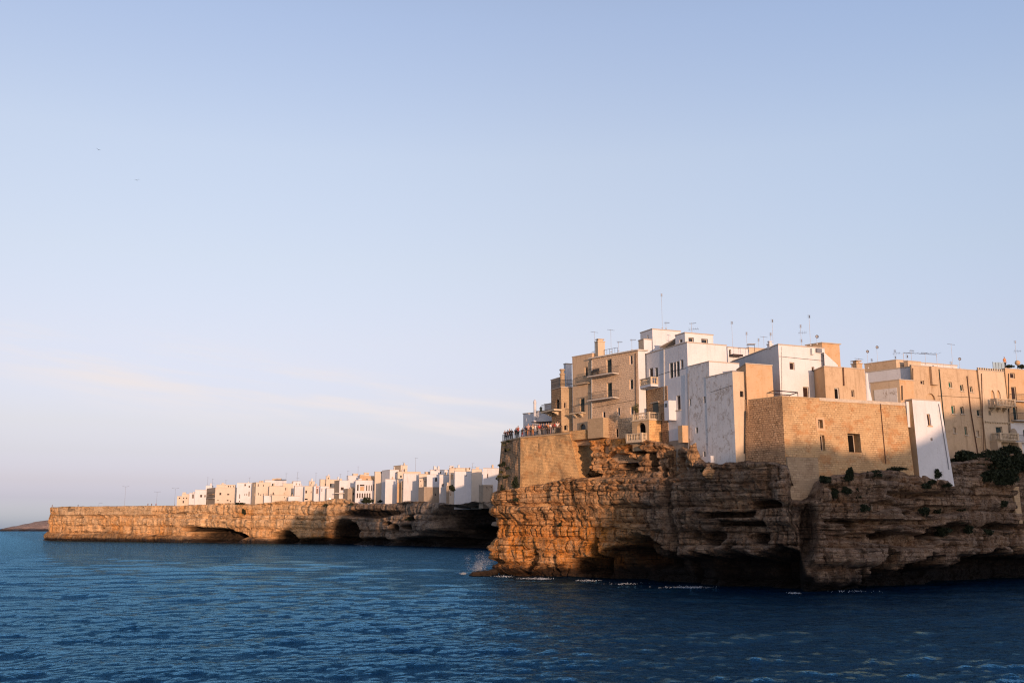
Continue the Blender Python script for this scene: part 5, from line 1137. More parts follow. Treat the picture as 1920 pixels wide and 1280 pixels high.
fh('tall white block with an outer stair, left of the arcaded building', 650, 653, 676, 891.5, 'white', back=6, wins=((652.4, 653.6, 897.5, 900),))
# the arcaded white building: two floors of narrow openings
h = fh('long white building with two rows of narrow arched openings', 666, 667, 722.5, 900, 'white', back=-3, yb=937, wins=tuple([(669.5, 672.5, 908, 920, 'void'), (674.5, 683.5, 908, 911, 'void'), (675, 683, 912, 920, 'ochre'), (686.5, 688.7, 909, 920, 'void', 1), (691, 693, 909, 920, 'void', 1), (695.8, 697.6, 909, 920, 'void', 1)]
    + [(699.9 + 3.0 * i, 701.7 + 3.0 * i, 907, 919, 'void', 1) for i in range(6)] + [(720, 721.8, 909, 919, 'void')]
    + [(668.8 + 4.6 * i, 671.6 + 4.6 * i, 924, 933.5, 'brown', 1) for i in range(6)] + [(701.5, 708, 922, 929, 'brown'), (711.5, 720, 920, 934, 'ochre')]))
h.root.name = 'arcaded_building'; h.root['category'] = 'building'
fh('blank white end house joined to the arcaded building, tallest plain wall', 722.6, 722.7, 744.5, 898, 'white', back=-3.2, zb=15)
fh('narrow ochre strip house right of the blank white end house', 744.6, 744.7, 751.5, 905, 'ochre', back=-1)
fh('dim narrow house with two brown doors beside the ochre strip house', 751.5, 752, 757, 902, 'grime', back=-2, wins=((753, 755.5, 913, 918), (753, 755.5, 932, 938)))
fh('long tan block over the arcaded building', 674, 675, 707, 892, 'ochre', back=7)
fh('small domed pinkish roof room on the long tan block', 682, 683, 692, 886, 'fcream', back=14, wins=((687.5, 689, 887.5, 889.5), (691, 692, 887.5, 889.5)))
fh('tan roof room with a brown window, upper middle of the far town', 702, 703.5, 722, 884, 'fcream', 'cream', back=11, wins=((713.5, 716.6, 883.8, 887.2, 'brown'),))
fh('white upper block right of the brown window roof room', 716, 731, 748, 880.5, 'white', 'white2', back=14, wins=((742, 744, 884.5, 887),))
fh('highest cream tower block of the far town', 738, 751.5, 764, 872, 'fcream', 'cream', back=22)
fh('long cream upper storey below the highest cream tower', 744, 746, 789, 884, 'fcream', back=16)
fh('cream terrace house right of the cream tower', 785, 786, 806, 888.5, 'fcream', back=8, wins=((787.5, 788.8, 903, 906),))
fh('blank pinkish white house right of the dim narrow house', 755.5, 757, 785.5, 887.5, 'white2', 'fcream', back=-2)
h = fh('cream house with a brown slatted balcony and yellow room', 785.5, 786, 809.5, 897, 'fcream', back=2, wins=((788, 789.6, 900.5, 903), (789, 790.3, 909, 911)))
balcony(h.root, h.wr, 793.5, 808, 900, 1.4, rail='iron', hgt=1.1)
h = fh('white house with a blue arched window', 800, 800.5, 823.5, 889.5, 'white', back=5, wins=((815.8, 819.6, 895, 902.5, 'glass', 1),))
fh('plain pink house between the arched window house and the cream tower arch', 823.6, 824, 842.5, 890, 'white2', back=4, wins=((829.5, 832, 906, 912),))
h = fh('white roof rooms with two little chimneys behind the plain pink house', 806, 807, 842, 880.5, 'white', back=15, wins=((825, 827, 884, 888), (804.5, 806.5, 881.5, 887)))
for k_ in (814.3, 822):
    c_ = P(k_, 880, Yfar(k_) + 17); chimney_part(h.root, c_[0], c_[1], c_[2], 0.7, 0.7, 1.0, 'white2')
fh('cream house with a tall open arch above the shaded stone wall', 842.5, 843, 853.5, 886, 'fcream', back=3, wins=((844.6, 849.4, 888.5, 898.5, 'tan', 1),))
fh('long cream upper house behind the big white blank house', 842, 843, 882, 877, 'fcream', back=14, wins=((847, 849.5, 874.8, 877.5), (852.5, 854.2, 876, 879), (879.5, 883, 876, 880)))
fh('shaded tan stone wall house with two square windows at the cliff edge', 785, 795, 838, 913, 'grime', 'grime', back=-5, wins=((815, 818, 925, 929), (827, 829.8, 924.5, 929.5)))
fh('low brown topped stone house beside the round green tree', 836.5, 837, 851, 910.5, 'grime', back=-4)
fh('big blank white house with a long grey window, right part of the far town', 852, 853, 905.5, 883.5, 'white', back=-1, wins=((873, 874.8, 890, 893.5), (890.8, 894, 893.5, 904.5, 'alu'), (890, 891.6, 908.5, 911), (888.3, 893.5, 919, 927, 'void')))
fh('tall grey white house touching the edge of the near bastion', 905.6, 906, 940, 877.5, 'white2', back=-2, wins=((913.3, 915.4, 888, 896),))
fh('grey stone lean-to with two small windows below the tall grey white house', 898, 906, 924, 909, 'grime', 'grime', back=-5, wins=((912, 914, 912, 915), (921, 922.4, 912, 914.5)))
fh('low cream roof parapet behind the big blank white house', 884, 885, 904, 879.5, 'fcream', back=8)
for i, (px_, a, b, kind, lab) in enumerate(((389, 894, 908, 'tee', 'thin aerial over the white roof room at the left of the far town'), (398, 897, 911, 'twin', 'thin aerial beside the shaded balcony house of the far town'), (423, 899, 910, 'tee', 'thin aerial over the row of small cream roof rooms'), (467, 895, 905, 'yagi', 'short aerial on the tall white six-window house of the far town'),
        (536, 887, 900, 'yagi', 'thin aerial on the wide white house with the pergola roof'), (557, 885, 902, 'twin', 'tall aerial above the roof room with dark gaps'), (592, 886, 903, 'tee', 'thin aerial above the house with the red framed door'), (638, 888, 898, 'tee', 'aerial at the right end of the long cream terrace house'),
        (652, 882, 892, 'yagi', 'aerial on the tall white block with the outer stair'), (671, 874, 892, 'tee', 'tall aerial left of the long tan block in the far town'), (779, 858, 884, 'yagi', 'tallest mast of the far town, right of its cream tower'), (756, 866, 873, 'tee', 'small aerial on the highest cream tower of the far town'), (886, 868, 880, 'twin', 'aerial on the low cream parapet of the far town'))):
    antenna(px_, a, b, Yfar(px_) + 10, lab, kind, 'aerials of the far town', r=0.05)
# lamps on the far promontory
def street_lamp(px, pyt, pyb, Y, label, arms=2):
    b = P(px, pyb, Y); t = P(px, pyt, Y); root = empty('street_lamp', tuple(b), 0, label, 'street lamp', 'street lamps on the far headland')
    mb = MB(); mb.tube((b[0], b[1], b[2] - 0.4), (b[0], b[1], t[2]), 0.07, 0.04, n=6); mb.box((b[0], b[1], b[2] + 0.2), (0.4, 0.4, 0.5)); build(mb, 'pole', M['alu'], root)
    for s_ in ((-1, 1) if arms == 2 else (1,)):
        mb = MB(); mb.tube((b[0], b[1], t[2] - 0.05), (b[0] + s_ * 1.2, b[1], t[2] + 0.15), 0.04, n=4); mb.box((b[0] + s_ * 1.5, b[1], t[2] + 0.15), (0.7, 0.3, 0.12)); build(mb, 'lamp_head', M['alu'], root)
street_lamp(233, 912, 950, 565, 'tall double headed street lamp standing alone on the bare far headland')
street_lamp(293, 922, 949, 545, 'street lamp left of the far town, nearer to the lone tall double lamp', 2)
street_lamp(327, 915.5, 947, 530, 'street lamp right beside the first low house of the far town', 2)
street_lamp(185, 943, 951, 575, 'short dark lamp at the far headland wall', 1)
# ------------------------------------------------------------------ plants
from mathutils.bvhtree import BVHTree
def bvh_of(o):
    me = o.data; return BVHTree.FromPolygons([v.co[:] for v in me.vertices], [p.vertices[:] for p in me.polygons])
BV = bvh_of(CLIFF)
def hit(px, py, fallback=125.0):
    rx, ry, rz = ray(px, py); d = Vector((rx, ry, rz)).normalized()
    h = BV.ray_cast(Vector((0, 0, H)), d)
    return h[0] if h[0] is not None else Vector(P(px, py, fallback))
def leafmat(name, c1, c2):
    m = NT(name); n = m.noise(m.pos(), 2.5, 3); g = m.n('ShaderNodeNewGeometry'); 
    c = m.mix(m.ramp(n, 0.35, 0.65), c1, c2); c = m.mix(m.math('MULTIPLY', g.outputs['Random Per Island'], 0.5), c, tuple(x * 1.8 for x in c2))
    return m.fin(c, 0.75, spec=0.2)
M['leaf'] = leafmat('dark evergreen leaves', (0.010, 0.016, 0.009), (0.022, 0.029, 0.014))
M['dry'] = leafmat('dry caper leaves', (0.055, 0.060, 0.025), (0.10, 0.09, 0.04))
M['stem'] = simple('woody stem', (0.10, 0.07, 0.045), 0.9)
LEAFMESH = {}
def shrub(p, sx, sy, sz, n, label, seed, leaf=0.16, mat='leaf', name='bush', cat='bush', group=None, clumps=9, stem=True):
    rng = np.random.RandomState(seed)
    root = empty(name, tuple(p), 0, label, cat, group)
    cc = rng.uniform(-1, 1, (clumps, 3)); cc /= np.maximum(1, np.linalg.norm(cc, axis=1))[:, None]; cc *= 0.72; cr = rng.uniform(0.28, 0.62, clumps)
    mb = MB()
    for i in range(n):
        k = rng.randint(clumps); v = rng.normal(size=3); v /= np.linalg.norm(v); v = cc[k] + v * cr[k] * rng.uniform(0.55, 1.05)
        if v[2] < -0.75: continue
        c = np.array([v[0] * sx, v[1] * sy, (v[2] * 0.5 + 0.5) * sz * 1.0])
        a = rng.normal(size=3); a /= np.linalg.norm(a); b = np.cross(a, rng.normal(size=3)); b /= np.linalg.norm(b); L = leaf * rng.uniform(0.6, 1.4)
        q = [c - a * L, c + b * L * 0.45, c + a * L, c - b * L * 0.45]
        mb.face([tuple(x + np.array(p)) for x in q])
    build(mb, 'foliage', M[mat], root)
    if stem:
        mb = MB()
        for k in range(4):
            e = cc[k % clumps]; mb.tube((p[0], p[1], p[2] - 0.1), (p[0] + e[0] * sx * 0.8, p[1] + e[1] * sy * 0.8, p[2] + (e[2] * 0.5 + 0.5) * sz), 0.03 * (1 + sz), 0.012, n=5)
        build(mb, 'stem', M['stem'], root)
    return root
SH = [  # px, py (foot), half width m, height m, leaves, label, leaf material
    (1592, 905, 0.55, 2.9, 900, 'tall narrow dark bush against the foot of the large stone building'),
    (1549, 905, 0.75, 0.9, 500, 'dark bush left of the tall narrow bush, below the stone building'),
    (1565, 935, 0.6, 1.3, 500, 'dark hanging bush on the rock under the stone building'),
    (1588, 925, 0.6, 0.9, 380, 'dark bush directly below the tall narrow bush'),
    (1608, 935, 0.6, 1.6, 420, 'dark bush on the rock face right of the tall narrow bush'),
    (1622, 958, 0.6, 1.0, 380, 'dark bush on the ledge, lowest of those under the stone building'),
    (1640, 893, 0.9, 0.9, 500, 'bushy clump growing along the foot of the stone building'),
    (1680, 882, 1.4, 0.6, 600, 'low flat greenery at the foot of the stone building by the white tower'),
    (1715, 885, 0.6, 0.8, 380, 'green bush at the left foot of the white tower'),
    (1756, 898, 0.55, 1.3, 420, 'dark bush at the right foot of the white tower'),
    (1748, 906, 0.5, 0.6, 300, 'small bush under the foot of the white tower'),
    (1737, 915, 0.6, 0.7, 340, 'grey green bush on the rock just under the white tower'),
    (1772, 912, 0.8, 0.5, 300, 'low bush on the rock shelf right of the white tower'),
    (1733, 968, 0.7, 1.3, 420, 'round dark bush on the ledge below the white tower'),
    (1755, 962, 0.6, 1.0, 360, 'round dark bush just right of the one below the white tower'),
    (1800, 958, 0.9, 0.9, 460, 'wide dark bush in the middle of the right rock face'),
    (1815, 1000, 0.6, 1.2, 420, 'dark bush on the lower ledge at the right rock face'),
    (1768, 1005, 1.0, 1.2, 560, 'dark bush in the hollow of the lower right rock face'),
    (1850, 1003, 0.7, 0.9, 360, 'dark bush on the lower ledge nearest the right edge'),
    (1800, 980, 0.5, 0.8, 300, 'small dark bush above the lower ledge of the right rock face'),
    (1880, 950, 0.8, 0.9, 380, 'dark bush beside the stone pier at the right edge'),
    (1320, 884, 0.45, 0.5, 250, 'small bush on the rock below the white plinth'),
    (1050, 985, 0.4, 0.5, 120, 'tiny bush on the pale rock under the bastion'),
]
for i, (px_, py_, hw, hh, n, lab) in enumerate(SH):
    h_ = hit(px_, py_); shrub((h_[0], h_[1] - 0.15, h_[2] - 0.1), hw, hw * 0.8, hh, int(n * 1.6), lab, 100 + i, leaf=0.15, mat='leaf', group='bushes on the cliff')
# the big dark thicket at the right edge
for i, (px_, py_, Yd, hw, hd, hh, n, lab) in enumerate((
        (1818, 880, 135.5, 2.3, 1.6, 2.6, 5200, 'broad dark bush at the foot of the big tan house, left end of the thicket'), (1862, 888, 136.5, 2.6, 1.8, 3.2, 6500, 'dense dark bush in the middle of the thicket under the stone balcony'),
        (1908, 890, 139, 3.0, 2.0, 4.2, 8000, 'tallest dark bush of the thicket at the right edge'), (1846, 905, 133.8, 1.8, 1.3, 1.8, 3000, 'dark bush spilling over the rock below the thicket'), (1888, 912, 135.5, 2.4, 1.4, 2.4, 4200, 'dark bush hanging lowest from the thicket at the right edge'), (1965, 895, 143, 3.2, 2.2, 4.2, 5000, 'dark bush beyond the right edge of the thicket'))):
    p = P(px_, py_, Yd); shrub(tuple(p), hw, hd, hh, n, lab, 300 + i, leaf=0.20, clumps=16, group='dark thicket below the right houses')
# tufts on the left wall of the bastion
rngp = np.random.RandomState(4)
for i in range(22):
    f = rngp.uniform(0.03, 0.55); v = rngp.uniform(0.05, 0.97)
    px_ = 938 + 36 * f; py_ = 925 - 100 * v
    a0, a1 = BTOP[0], BTOP[1]; x = a0[0] * (1 - f) + a1[0] * f; y = a0[1] * (1 - f) + a1[1] * f
    z = 10.2 + (BZ - 10.4) * v; k = (1 - v) * 1.2; x -= 0.3 + k * 0.6; y -= 0.3 + k * 0.5
    shrub((x, y, z), 0.38 * rngp.uniform(0.6, 1.4), 0.32, 0.5 * rngp.uniform(0.7, 1.5), 130, 'small dry caper tuft growing out of the rough left wall of the bastion', 500 + i, leaf=0.11, mat='dry' if i % 3 else 'leaf', name='plant_tuft', cat='plant', group='tufts on the bastion wall', clumps=4, stem=False)
p = P(966, 918, 153.0); shrub((p[0], p[1] - 0.5, p[2]), 0.6, 0.5, 2.2, 800, 'green bush in the corner at the foot of the bastion', 601, leaf=0.14)
p = P(950, 945, 154.5); h_ = hit(968, 940); shrub((h_[0], h_[1] - 0.1, h_[2]), 0.5, 0.4, 0.6, 300, 'small green bush on the pale rock below the bastion corner', 602, leaf=0.12)
# far town: a round tree, dark shrubs and cliff growth
def tree(p, ht, rad, n, label, seed, group=None):
    root = empty('tree', tuple(p), 0, label, 'tree', group); rng = np.random.RandomState(seed)
    mb = MB(); mb.tube(p, (p[0] + 0.1, p[1], p[2] + ht * 0.5), 0.14, 0.09, n=7)
    for k in range(5):
        a = rng.uniform(0, 6.28); mb.tube((p[0] + 0.1, p[1], p[2] + ht * 0.45), (p[0] + math.cos(a) * rad * 0.6, p[1] + math.sin(a) * rad * 0.6, p[2] + ht * rng.uniform(0.6, 0.85)), 0.06, 0.02, n=5)
    build(mb, 'trunk', M['stem'], root); mb = MB(); cc = rng.normal(0, 0.42, (9, 3))
    for i in range(n):
        k = rng.randint(9); v = rng.normal(size=3); v /= np.linalg.norm(v); v = cc[k] + v * 0.45
        c = np.array([p[0] + v[0] * rad, p[1] + v[1] * rad, p[2] + ht * 0.68 + v[2] * ht * 0.30]); a = rng.normal(size=3); a /= np.linalg.norm(a); b = np.cross(a, rng.normal(size=3)); b /= np.linalg.norm(b); L = 0.28
        mb.face([tuple(c - a * L), tuple(c + b * L * 0.5), tuple(c + a * L), tuple(c - b * L * 0.5)])
    build(mb, 'crown', M['leaf'], root)
p = P(845, 929, 345); tree(tuple(p), 3.6, 1.35, 700, 'round green tree beside the stained brown topped stone house of the far town', 700)
BVF = bvh_of(FARCLIFF)
def hitf(px, py, Y=450):
    rx, ry, rz = ray(px, py); d = Vector((rx, ry, rz)).normalized(); h = BVF.ray_cast(Vector((0, 0, H)), d)
    return h[0] if h[0] is not None else Vector(P(px, py, Y))
for i, (px_, py_, hw, hh, n, lab) in enumerate(((686, 943, 3.2, 2.8, 1500, 'broad dark bush below the arcaded building of the far town'), (458, 966, 1.1, 4.0, 600, 'dark ivy growing down the sunlit far cliff'), (450, 945, 2.4, 1.2, 500, 'brown green scrub at the top edge of the sunlit far cliff'), (765, 975, 1.5, 1.3, 350, 'dark bush at a hole in the shaded far cliff'),
        (660, 946, 1.3, 1.0, 300, 'dark scrub at the edge of the sunlit part of the far cliff'), (712, 941, 1.0, 1.2, 300, 'small dark bush under the right end of the arcaded building'), (612, 950, 1.4, 1.6, 300, 'scrub on the sunlit far cliff below the low white house'), (830, 940, 1.4, 0.9, 260, 'low scrub on the rim above the great far cave'))):
    h_ = hitf(px_, py_); shrub((h_[0], h_[1] - 0.4, h_[2] - 0.3), hw, hw * 0.5, hh, n, lab, 720 + i, leaf=0.32, group='scrub of the far headland')
# shrubs on the roof terrace at the right edge
p = P(1893, 692, 150); shrub(tuple(p), 0.9, 0.5, 0.6, 420, 'potted greenery on the roof of the yellow house left of the ball topped mast', 760, leaf=0.14)
p = P(1916, 692, 150); shrub(tuple(p), 0.6, 0.5, 0.7, 360, 'potted greenery on the roof at the right edge, right of the ball topped mast', 761, leaf=0.14)
p = P(1200, 752 + 22, 133.5); shrub((p[0] - 0.35, p[1] + 1.6, p[2] + 0.1), 0.45, 0.4, 1.5, 500, 'reddish brown climbing plant on the terrace of the stone loggia', 762, leaf=0.10, mat='dry')

# ------------------------------------------------------------------ loose rocks and the stone pier
def boulder(p, s, seed, label, name='boulder'):
    bm = bmesh.new(); bmesh.ops.create_icosphere(bm, subdivisions=4, radius=1.0)
    for v in bm.verts:
        n = v.co.copy(); f = 1 + 0.9 * float(fbm(n.x * 1.4 + seed, n.y * 1.4 + n.z * 1.1, seed, 4)); 
        v.co = Vector((n.x * s[0] * f, n.y * s[1] * f, n.z * s[2] * f))
    me = bpy.data.meshes.new(name); bm.to_mesh(me); bm.free(); me.polygons.foreach_set('use_smooth', [True] * len(me.polygons))
    o = new_obj(name, me, M['rock']); o.location = p; tag(o, label, 'rock'); return o
p = P(905, 1074, 157); boulder((p[0] + 0.5, 156.3, 0.15), (2.0, 1.5, 0.7), 3, 'low flat rock awash at the tip of the cliff')
h_ = hit(1742, 890); boulder((h_[0], h_[1] + 0.1, h_[2] + 0.1), (0.62, 0.6, 0.75), 8, 'pale round boulder standing before the white tower')
h_ = hit(1330, 885); boulder((h_[0], h_[1], h_[2]), (0.75, 0.6, 0.6), 12, 'round rock lump below the white plinth')
h_ = hit(1298, 862); boulder((h_[0] + 0.1, h_[1] - 0.4, h_[2] + 0.6), (0.85, 0.7, 1.25), 15, 'sunlit orange rock lump left of the stained white house')
pr = hit(1905, 960); mb = MB(); mb.box((pr[0] - 0.1, pr[1] - 0.2, pr[2] + 1.2), (1.05, 1.0, 5.4), 0.3, taper=0.9); mb.box((pr[0] - 0.1, pr[1] - 0.2, pr[2] + 3.95), (1.2, 1.15, 0.2), 0.3); o = build(mb, 'stone_pier', M['block']); tag(o, 'upright pale stone pier on the dark rocks at the right edge', 'pier')

# ------------------------------------------------------------------ antennas of the near town
for a in ((1242, 550, 615, 143, 'tallest thin mast, standing on the highest white roof room', 'panel'), (1249, 604, 616, 142.5, 'low tilted aerial beside the foot of the tallest mast', 'yagi'), (1297, 605, 624, 136, 'short double aerial on the roof room with two small windows', 'twin'),
          (1115, 621, 665, 146, 'aerial left of the square chimney of the tall tan house', 'tee'), (1146, 617, 660, 144, 'aerial right of the square chimney of the tall tan house', 'tee'), (1160, 640, 658, 143.5, 'small aerial near the middle of the tall tan house roof', 'yagi'), (1185, 636, 656, 140, 'tilted aerial near the right end of the tall tan house roof', 'yagi'),
          (1374, 602, 654, 143, 'tall mast just left of the awning roof room', 'panel'), (1401, 622, 656, 142, 'mast behind the thin steel roof frame', 'panel'), (1423, 634, 655, 148, 'mast on the far white block', 'panel'), (1433, 630, 655, 147, 'aerial between the far white block and the broad white house', 'tee'), (1446, 623, 652, 133, 'mast on the little chimney of the broad white house', 'panel'),
          (1450, 598, 649, 131, 'tall leaning looking mast at the left corner of the broad white house', 'panel'), (1503, 608, 649, 129.5, 'mast with three aerials at the middle of the broad white house roof', 'cross'), (1520, 590, 648, 131, 'tallest mast of the broad white house, right of the triple aerial', 'panel'), (1532, 630, 645, 133, 'small dish aerial left of the orange stair tower', 'dish'),
          (1598, 676, 690, 128, 'faint thin aerial on the tan house between stair tower and square chimney', 'yagi'), (1611, 671, 680, 127, 'tiny aerial on the square chimney of the tan house', 'tee'), (1628, 658, 690, 146, 'thin mast right of the square chimney', 'dish'), (1646, 650, 682, 148, 'tall thin mast over the tan upper house', 'dish'), (1635, 672, 684, 147, 'stubby white cowl aerial on the tan upper house', 'panel'),
          (1679, 655, 675, 147, 'bunch of aerials at the right end of the tan upper house', 'cross'), (1710, 656, 680, 146, 'mast in the row of wide aerials, left one', 'yagi'), (1736, 660, 682, 147, 'mast in the row of wide aerials, right one', 'tee'), (1702, 665, 685, 145, 'thick short post at the front of the wide aerial row', 'panel'), (1784, 677, 692, 142, 'white short pole on the roof of the big tan house', 'panel'), (1800, 672, 691, 146, 'dish aerial on the roof of the big tan house', 'dish'),
          (1787, 644, 690, 150, 'tall mast over the big tan house', 'tee'), (1908, 638, 692, 151, 'tall mast rising behind the ball at the right edge', 'cross')):
    antenna(*a)
# horizontal wire frame between the wide aerials
a_ = P(1694, 662, 147); b_ = P(1756, 663, 148); mb = MB(); mb.tube(tuple(a_), tuple(b_), 0.03, n=4); mb.tube((a_[0], a_[1], a_[2] + 0.12), (b_[0], b_[1], b_[2] - 0.2), 0.02, n=4)
for i in range(9): f = i / 8; x = a_[0] + (b_[0] - a_[0]) * f; mb.tube((x, a_[1] - 0.7, a_[2]), (x, a_[1] + 0.7, a_[2]), 0.018, n=3)
fr = empty('drying_frame', (a_[0], a_[1], a_[2] - 1.4), 0, 'wide flat wire frame on poles over the roofs, behind the big tan house', 'frame'); build(mb, 'wires', M['alu'], fr)
for q in (a_, b_): mb = MB(); mb.tube((q[0], q[1], q[2] - 2.0), tuple(q), 0.035, n=5); build(mb, 'pole', M['alu'], fr)
c_ = P(1908, 680, 150.5); mb = MB(); N_ = 8
for i in range(N_):
    t0, t1 = math.pi * i / N_, math.pi * (i + 1) / N_
    mb.lathe([(0.40 * math.sin(t0), -0.40 * math.cos(t0)), (0.40 * math.sin(t1), -0.40 * math.cos(t1))], tuple(c_), 14)
mb.tube((c_[0], c_[1], c_[2] - 1.2), (c_[0], c_[1], c_[2] - 0.3), 0.06, n=6); o = build(mb, 'roof_ball', M['ochre']); tag(o, 'orange brown ball on a short post on the yellow house roof', 'ball')

# ------------------------------------------------------------------ people
SKIN = simple('skin', (0.46, 0.27, 0.18), 0.6)
def skin_mesh(name, verts, edges, radii, root=0, sub=1):
    me = bpy.data.meshes.new(name + '_cage'); me.from_pydata(verts, edges, []); o = bpy.data.objects.new('cage', me); COL.objects.link(o)
    m = o.modifiers.new('s', 'SKIN'); m.use_smooth_shade = True; s2 = o.modifiers.new('u', 'SUBSURF'); s2.levels = sub; s2.render_levels = sub
    for i, r in enumerate(radii):
        sv = me.skin_vertices[0].data[i]; sv.radius = (r, r) if isinstance(r, (int, float)) else r; sv.use_root = (i == root)
    dg = bpy.context.evaluated_depsgraph_get(); dg.update(); e = o.evaluated_get(dg)
    nm = bpy.data.meshes.new_from_object(e, preserve_all_data_layers=False, depsgraph=dg); bpy.data.objects.remove(o); bpy.data.meshes.remove(me); nm.name = name
    return nm
def person_meshes(pose):
    """faces -y; pose: 0 standing, 1 leaning on the rail, 2 arms folded, 3 phone held up"""
    ln = 0.16 if pose == 1 else 0.0
    V, E, R = [], [], []
    def add(p, r, par=None):
        V.append(p); R.append(r)
        if par is not None: E.append((par, len(V) - 1))
        return len(V) - 1
    pel = add((0, 0, 0.95), (0.15, 0.11)); wst = add((0, -ln * 0.3, 1.10), (0.125, 0.095), pel); ch = add((0, -ln * 0.8, 1.32), (0.155, 0.11), wst)
    nk = add((0, -ln - 0.005, 1.49), 0.052, ch); jaw = add((0, -ln - 0.03, 1.565), (0.062, 0.07), nk); hd = add((0, -ln - 0.015, 1.65), (0.078, 0.092), jaw); top = add((0, -ln, 1.725), (0.05, 0.06), hd)
    add((0, -ln - 0.125, 1.615), 0.012, jaw)
    for s in (-1, 1):
        hp = add((s * 0.095, 0, 0.86), 0.088, pel); kn = add((s * 0.10, -0.02, 0.49), 0.055, hp); an = add((s * 0.105, 0.02, 0.09), 0.036, kn); ft = add((s * 0.12, -0.13, 0.035), (0.04, 0.028), an)
        sh = add((s * 0.17, -ln * 0.9, 1.41), 0.058, ch)
        if pose == 0: el, ha = (s * 0.23, 0.02, 1.13), (s * 0.24, -0.08, 0.88)
        elif pose == 1: el, ha = (s * 0.25, -ln - 0.08, 1.16), (s * 0.17, -ln - 0.30, 1.09)
        elif pose == 2: el, ha = (s * 0.25, -0.04, 1.14), (-s * 0.06, -0.20, 1.20)
        else: el, ha = (s * 0.24, -0.12, 1.18), (s * 0.07, -0.34, 1.42)
        e_ = add(el, 0.042, sh); h_ = add(ha, 0.026, e_)
        d = Vector(ha) - Vector(el); d.normalize(); side = Vector((s, 0, 0))
        pa = Vector(ha) + d * 0.06; p_ = add(tuple(pa), (0.032, 0.016), h_)
        for k, (o_, L) in enumerate(((-0.027, 0.065), (-0.009, 0.075), (0.009, 0.07), (0.027, 0.055))):
            k1 = pa + side * o_ + d * 0.035; a = add(tuple(k1), 0.0085, p_); add(tuple(k1 + d * L * 0.7 + Vector((0, 0, -0.012))), 0.007, a)
        th = add(tuple(Vector(ha) + d * 0.03 - side * 0.035), 0.009, h_); add(tuple(Vector(ha) + d * 0.07 - side * 0.05), 0.0075, th)
    body = skin_mesh('body', V, E, R)
    # shirt
    V, E, R = [], [], []
    a = add((0, 0, 0.93), (0.165, 0.125)); b = add((0, -ln * 0.3, 1.10), (0.15, 0.118), a); c = add((0, -ln * 0.8, 1.33), (0.178, 0.13), b); add((0, -ln * 0.95, 1.45), (0.09, 0.075), c)
    for s in (-1, 1):
        sh = add((s * 0.175, -ln * 0.9, 1.41), 0.072, c)
        el = {0: (s * 0.225, 0.012, 1.19), 1: (s * 0.235, -ln - 0.06, 1.21), 2: (s * 0.235, -0.03, 1.20), 3: (s * 0.225, -0.09, 1.23)}[pose]; add(el, 0.062, sh)
    shirt = skin_mesh('shirt', V, E, R)
    V, E, R = [], [], []
    a = add((0, 0.005, 0.95), (0.162, 0.122))
    for s in (-1, 1):
        hp = add((s * 0.097, 0, 0.84), 0.105, a); kn = add((s * 0.102, -0.018, 0.49), 0.073, hp); add((s * 0.106, 0.015, 0.12), 0.058, kn)
    tr = skin_mesh('trousers', V, E, R)
    V, E, R = [], [], []
    a = add((0, -ln + 0.035, 1.62), (0.07, 0.07)); b = add((0, -ln + 0.012, 1.69), (0.088, 0.085), a); add((0, -ln - 0.01, 1.735), (0.06, 0.065), b)
    hair = skin_mesh('hair', V, E, R)
    V, E, R = [], [], []
    a = add((0, -ln + 0.05, 1.50), (0.07, 0.05)); b = add((0, -ln + 0.04, 1.62), (0.082, 0.07), a); c = add((0, -ln + 0.012, 1.70), (0.09, 0.086), b); add((0, -ln - 0.01, 1.74), (0.06, 0.065), c)
    lhair = skin_mesh('hair', V, E, R)
    return body, shirt, tr, hair, lhair
POSES = [person_meshes(i) for i in range(4)]
CLOTH = {k: simple(k + ' cloth', c, 0.85) for k, c in dict(red=(0.42, 0.03, 0.025), navy=(0.02, 0.028, 0.06), black=(0.014, 0.013, 0.014), white=(0.62, 0.58, 0.55), pink=(0.60, 0.36, 0.32), cream=(0.60, 0.50, 0.36), brown=(0.09, 0.05, 0.035), grey=(0.22, 0.20, 0.20), orange=(0.55, 0.22, 0.08), blue=(0.08, 0.12, 0.25)).items()}
HAIR = {k: simple(k + ' hair', c, 0.7) for k, c in dict(dark=(0.02, 0.014, 0.01), brown=(0.09, 0.05, 0.025), fair=(0.35, 0.24, 0.12)).items()}
def person(loc, yaw, pose, shirt, trs, hair, long_, label, sc=1.0, group='people on the viewing terrace'):
    root = empty('person', loc, yaw, label, 'person', group)
    b, s, t, h, l = POSES[pose]
    for nm, me, mt in (('body', b, SKIN), ('shirt', s, CLOTH[shirt]), ('trousers', t, CLOTH[trs]), ('hair', l if long_ else h, HAIR[hair])):
        m2 = me.copy(); m2.materials.clear(); m2.materials.append(mt); o = bpy.data.objects.new(nm, m2); COL.objects.link(o); o.parent = root
    root.scale = (sc, sc, sc); return root
